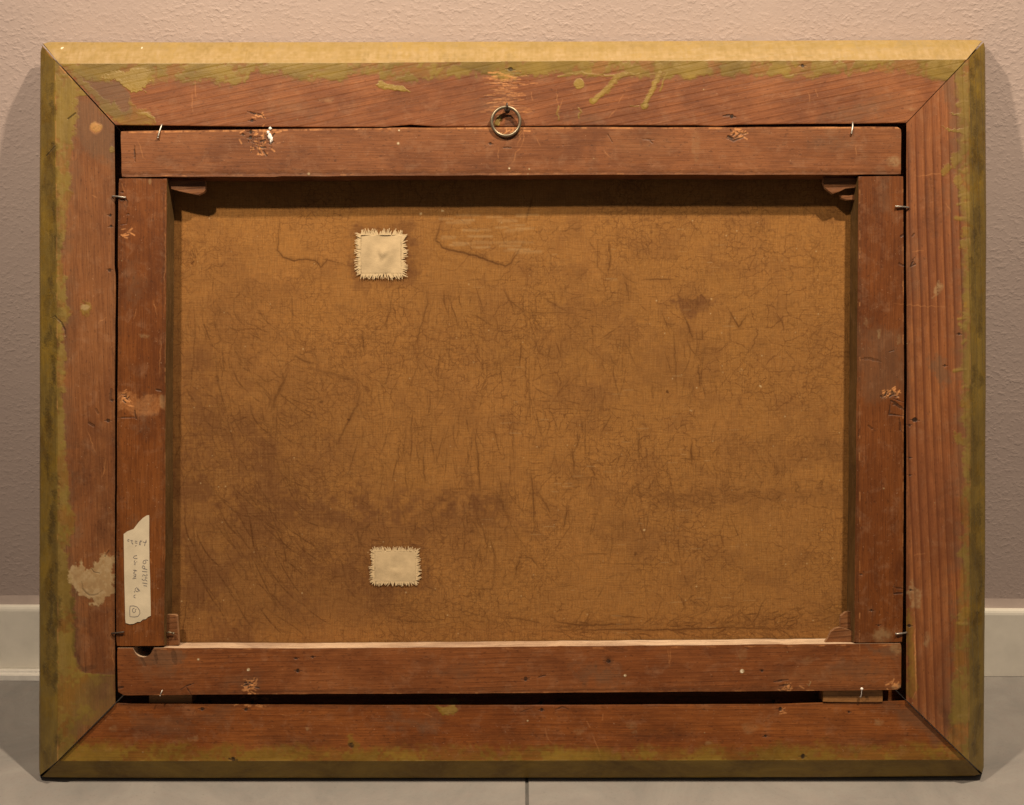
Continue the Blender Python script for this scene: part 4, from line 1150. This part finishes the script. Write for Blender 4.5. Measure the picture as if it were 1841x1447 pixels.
# corner wedges
wedges = [([(300, 323.5), (369, 325), (369.5, 341), (366, 346), (356, 350), (330, 345), (300, 337)], -.007, .006, 0),
          ([(1481, 319), (1543, 321), (1543, 336), (1520, 338), (1512, 343), (1497, 348), (1484, 338), (1480, 328)], -.007, .006, 0),
          ([(1511, 350), (1526, 352), (1543, 348), (1543, 358), (1522, 359), (1513, 356)], -.012, .006, 0),
          ([(294, 1105), (315, 1105.5), (317.5, 1108), (319, 1130), (321, 1160), (294, 1162)], -.008, .007, 0),
          ([(1511, 1118), (1512, 1108), (1520, 1101), (1530, 1099), (1540, 1100), (1540, 1158), (1513, 1158)], -.014, .006, 0),
          ([(1482, 1157), (1490, 1146), (1494, 1136), (1502, 1130), (1510, 1128), (1522, 1131), (1538, 1137), (1538, 1158)], -.006, .006, 0)]
for i, (pts, n, th_, _) in enumerate(wedges):
    board('wedge', pts, n, th_, [M_KEY, M_RIM], sc_, .0003, .25, 7, 40 + i)
# small nail on the lower left wedge
bm = bmesh.new()
tube_bm(bm, [L(297, 1139, -.006), L(304, 1136.5, -.0045), L(311, 1138, -.005)], .0009, 8)
tube_bm(bm, [L(311, 1138, -.0045), L(313, 1139.5, -.0042)], .0016, 8)
from_bm('nail', bm, sc_, [M_IRON], True)

# the canvas itself: slightly slack
NC = -.030
bm = bmesh.new()
GX, GY = 150, 104
g = []
for j in range(GY + 1):
    row = []
    for i in range(GX + 1):
        px = 250 + (1590 - 250) * i / GX; py = 270 + (1210 - 270) * j / GY
        ex = min(1, max(0, min(px - 300, 1540 - px) / 120)) * min(1, max(0, min(py - 318, 1160 - py) / 120))
        z = (FB[min(H - 1, int(py)), min(W - 1, int(px))] - .5) * .0014 * ex + (N100[int(py), int(px)] - .5) * .0012 * ex
        p = L(px, py, NC); p.z += z
        row.append(bm.verts.new(p))
    g.append(row)
for j in range(GY):
    for i in range(GX):
        bm.faces.new((g[j][i], g[j][i + 1], g[j + 1][i + 1], g[j + 1][i]))
cv = from_bm('canvas_cloth', bm, sc_, [M_CANVAS], True)
so = cv.modifiers.new('thickness', 'SOLIDIFY'); so.thickness = .0012; so.offset = -1 if False else 0


def patch(cx_, cy_, hw, hh, ow, oh, seed, bumpfn, label):
    r = np.random.default_rng(seed)
    n0 = NC + .0018
    bm = bmesh.new()
    N = 26
    g = []
    for j in range(N + 1):
        row = []
        for i in range(N + 1):
            u, v = i / N * 2 - 1, j / N * 2 - 1
            jx = r.normal(0, .9) if abs(u) == 1 else 0
            jy = r.normal(0, .9) if abs(v) == 1 else 0
            p = L(cx_ + u * hw + jx, cy_ + v * hh + jy, n0)
            p.z += 1.5 * bumpfn(u, v) + r.normal(0, .00005)
            row.append(bm.verts.new(p))
        g.append(row)
    for j in range(N):
        for i in range(N): bm.faces.new((g[j][i], g[j][i + 1], g[j + 1][i + 1], g[j + 1][i]))
    o = from_bm('patch', bm, sc_, [M_PATCH], True)
    o['label'] = label
    s_ = o.modifiers.new('thickness', 'SOLIDIFY'); s_.thickness = .0004
    bm = bmesh.new()
    def thread(x, y, dx, dy, ln, wd):
        d = Vector((dx, dy)).normalized()
        nrm = Vector((-d.y, d.x))
        bend = r.normal(0, .12)
        prev = None
        m_ = 5
        for q in range(m_ + 1):
            t = q / m_
            c = Vector((x, y)) + d * ln * t + nrm * bend * ln * t * t
            wq = wd * (1 - .55 * t)
            z = n0 + .00045 + .0003 * t * r.uniform(.2, 1) if q else n0 + .0005
            a = bm.verts.new(L(c.x + nrm.x * wq, c.y + nrm.y * wq, z)); b = bm.verts.new(L(c.x - nrm.x * wq, c.y - nrm.y * wq, z))
            c2 = bm.verts.new(L(c.x, c.y, z + .00012))
            if prev:
                bm.faces.new((prev[0], a, c2, prev[2])); bm.faces.new((prev[2], c2, b, prev[1]))
            prev = (a, b, c2)
    for side in range(4):
        half = hw if side < 2 else hh
        cnt = int(half * 2 / 1.35)
        clump = np.interp(np.arange(cnt), np.linspace(0, cnt, 10), r.normal(0, .28, 10))
        for i in range(cnt):
            if r.random() < .07: continue
            t = (i + .5 + r.normal(0, .25)) / cnt * 2 - 1
            fan = t * .45 + clump[i] * 1.2 + r.normal(0, .16)
            depth = ((oh - hh) if side < 2 else (ow - hw)) * r.uniform(.7, 1.5)
            if side == 0: thread(cx_ + t * hw, cy_ - hh + 1, fan, -1, depth, r.uniform(.85, 1.35))
            if side == 1: thread(cx_ + t * hw, cy_ + hh - 1, fan, 1, depth, r.uniform(.85, 1.35))
            if side == 2: thread(cx_ - hw + 1, cy_ + t * hh, -1, fan, depth, r.uniform(.85, 1.35))
            if side == 3: thread(cx_ + hw - 1, cy_ + t * hh, 1, fan, depth, r.uniform(.85, 1.35))
    f = from_bm('frayed_threads', bm, o, [M_THREAD])
    f['kind'] = 'stuff'


patch(685, 457, 37.5, 35.5, 46, 44, 21, lambda u, v: .0012 * math.exp(-((u - .06) ** 2 / .10 + (v + .02) ** 2 / .09)) * (1 - .5 * math.exp(-((abs(u - .05) - .18 + v * .3) ** 2) / .006)) - .0009 * math.exp(-((u + .12) ** 2 / .012 + (v - .12) ** 2 / .06))
      - .0010 * math.exp(-(((u - .22) * .8 + (v - .15) * .6) ** 2 / .012 + ((u - .2) * -.6 + (v - .15) * .8) ** 2 / .08)) + .0004 * math.sin(u * 5 + v * 3), 'upper frayed cream cloth patch on the canvas')
patch(710.5, 1018, 38, 28, 45.5, 34.5, 22, lambda u, v: .0008 * math.exp(-((u - .05) ** 2 / .06 + (v - .3) ** 2 / .1)) - .0005 * math.exp(-(u ** 2 / .01 + (v - .1) ** 2 / .02)),
      'lower frayed cream cloth patch on the canvas')

# paper label on the left bar
lab = board('paper_label', [(222.3, 960), (229, 955), (240, 951), (243, 947), (249, 939), (257, 931), (264, 926.5), (268, 926), (268.5, 1000), (270, 1050), (271, 1107), (266, 1109), (262, 1113),
                            (257, 1113.5), (252, 1118), (247, 1118), (240, 1121.5), (233, 1122), (226, 1120), (225, 1112), (223.5, 1040)], NB + .0004, .0005, [M_PAPER], sc_, 0, .15, 6, 60)
lab['label'] = 'torn strip of pale tape with pencil writing'
bm = bmesh.new()
strokes = [  # traced pencil strokes (zoomed trace, 6.29 per photo pixel, origin 210,910)
    [(142, 378), (128, 376), (120, 386), (128, 396), (140, 392)], [(155, 385), (182, 390)], [(168, 388), (172, 420), (184, 430), (178, 416)], [(205, 392), (232, 398)], [(204, 412), (232, 418)], [(222, 440), (208, 452)],
    [(268, 385), (258, 410), (256, 436)], [(258, 410), (276, 398), (284, 388)], [(334, 378), (322, 410), (314, 448)], [(296, 400), (318, 412), (340, 400)], [(268, 420), (262, 440)],
    # right column
    [(352, 612), (330, 606), (300, 618), (296, 640), (312, 650), (330, 640), (326, 618)], [(296, 668), (286, 690), (300, 708), (318, 700), (314, 680), (298, 672)], [(300, 704), (345, 716)],
    [(286, 736), (345, 742)], [(335, 764), (345, 778), (332, 790), (300, 772), (288, 792)], [(345, 812), (322, 806), (322, 832), (300, 838), (284, 822)], [(322, 832), (344, 846)], [(290, 866), (345, 876)], [(302, 896), (340, 902)],
    # left column
    [(228, 556), (198, 562), (186, 580), (206, 592), (232, 590)], [(204, 612), (196, 628), (214, 640), (196, 652), (212, 664)], [(232, 626), (222, 628)], [(186, 722), (230, 730)], [(206, 716), (204, 742), (188, 752)],
    [(188, 762), (216, 768)], [(188, 784), (214, 792), (190, 804)], [(212, 800), (216, 770)], [(178, 820), (220, 812)],
    [(262, 962), (240, 930), (222, 920), (206, 936), (214, 958), (240, 968), (248, 948), (230, 938)], [(196, 960), (204, 972)], [(210, 1000), (192, 1014), (196, 1032), (212, 1036)],
    [(150, 1128), (146, 1180), (148, 1248), (200, 1252), (240, 1244), (262, 1212), (258, 1176), (232, 1140), (190, 1126), (150, 1128)], [(176, 1160), (178, 1192), (194, 1202), (212, 1190), (208, 1170), (222, 1160)],
    [(180, 1160), (200, 1152)]]
for st in strokes:
    P = [(210 + x / 6.29, 910 + y / 6.29) for x, y in st]
    prev = None
    for i, (x, y) in enumerate(P):
        x2, y2 = P[min(i + 1, len(P) - 1)]; x1, y1 = P[max(i - 1, 0)]
        d = Vector((x2 - x1, y2 - y1)).normalized(); nrm = (-d.y * .52, d.x * .52)
        a = bm.verts.new(L(x + nrm[0], y + nrm[1], NB + .0006)); b = bm.verts.new(L(x - nrm[0], y - nrm[1], NB + .0006))
        if prev: bm.faces.new((prev[0], a, b, prev[1]))
        prev = (a, b)
from_bm('handwriting', bm, lab, [M_PENCIL])

# a tuft of white plaster fibre caught on the torn wood
bm = bmesh.new()
r = np.random.default_rng(77)
for (cx_, cy_, rad, sy) in ((485, 245, 3.6, 1.5), (488, 250, 2.6, 1.7), (482, 238, 2.4, 1.3), (486, 231, 2.8, 1.0)):
    ret = bmesh.ops.create_icosphere(bm, subdivisions=3, radius=1.0)
    c = L(cx_, cy_, NB + .0008)
    for v in ret['verts']:
        k_ = 1 + .35 * math.sin(v.co.x * 7 + cx_) * math.cos(v.co.y * 6) + r.normal(0, .05)
        v.co = Vector((v.co.x * rad * S * k_, v.co.y * rad * S * sy * k_, v.co.z * .0012)) + c
for i in range(10):
    a = r.uniform(4.2, 5.2); x, y = 487, 250
    ln = r.uniform(4, 9)
    tube_bm(bm, [L(x, y, NB + .001), L(x + ln * .5 * math.cos(a), y - ln * .5 * math.sin(a), NB + .0016), L(x + ln * math.cos(a + .2), y - ln * math.sin(a + .2), NB + .001)], .00022, 5)
tu = from_bm('plaster_tuft', bm, None, [M_WHITE], True)
tu.matrix_world = FRAME
tag(tu, 'small white plaster tuft stuck to the torn top bar right of the gouge', 'plaster')

print('wall y', Y_WALL, 'bb', BB_H, 'contact', (FRAME @ L(1770, 75, -C) ), (FRAME @ Vector((.5, .39, -T2))))
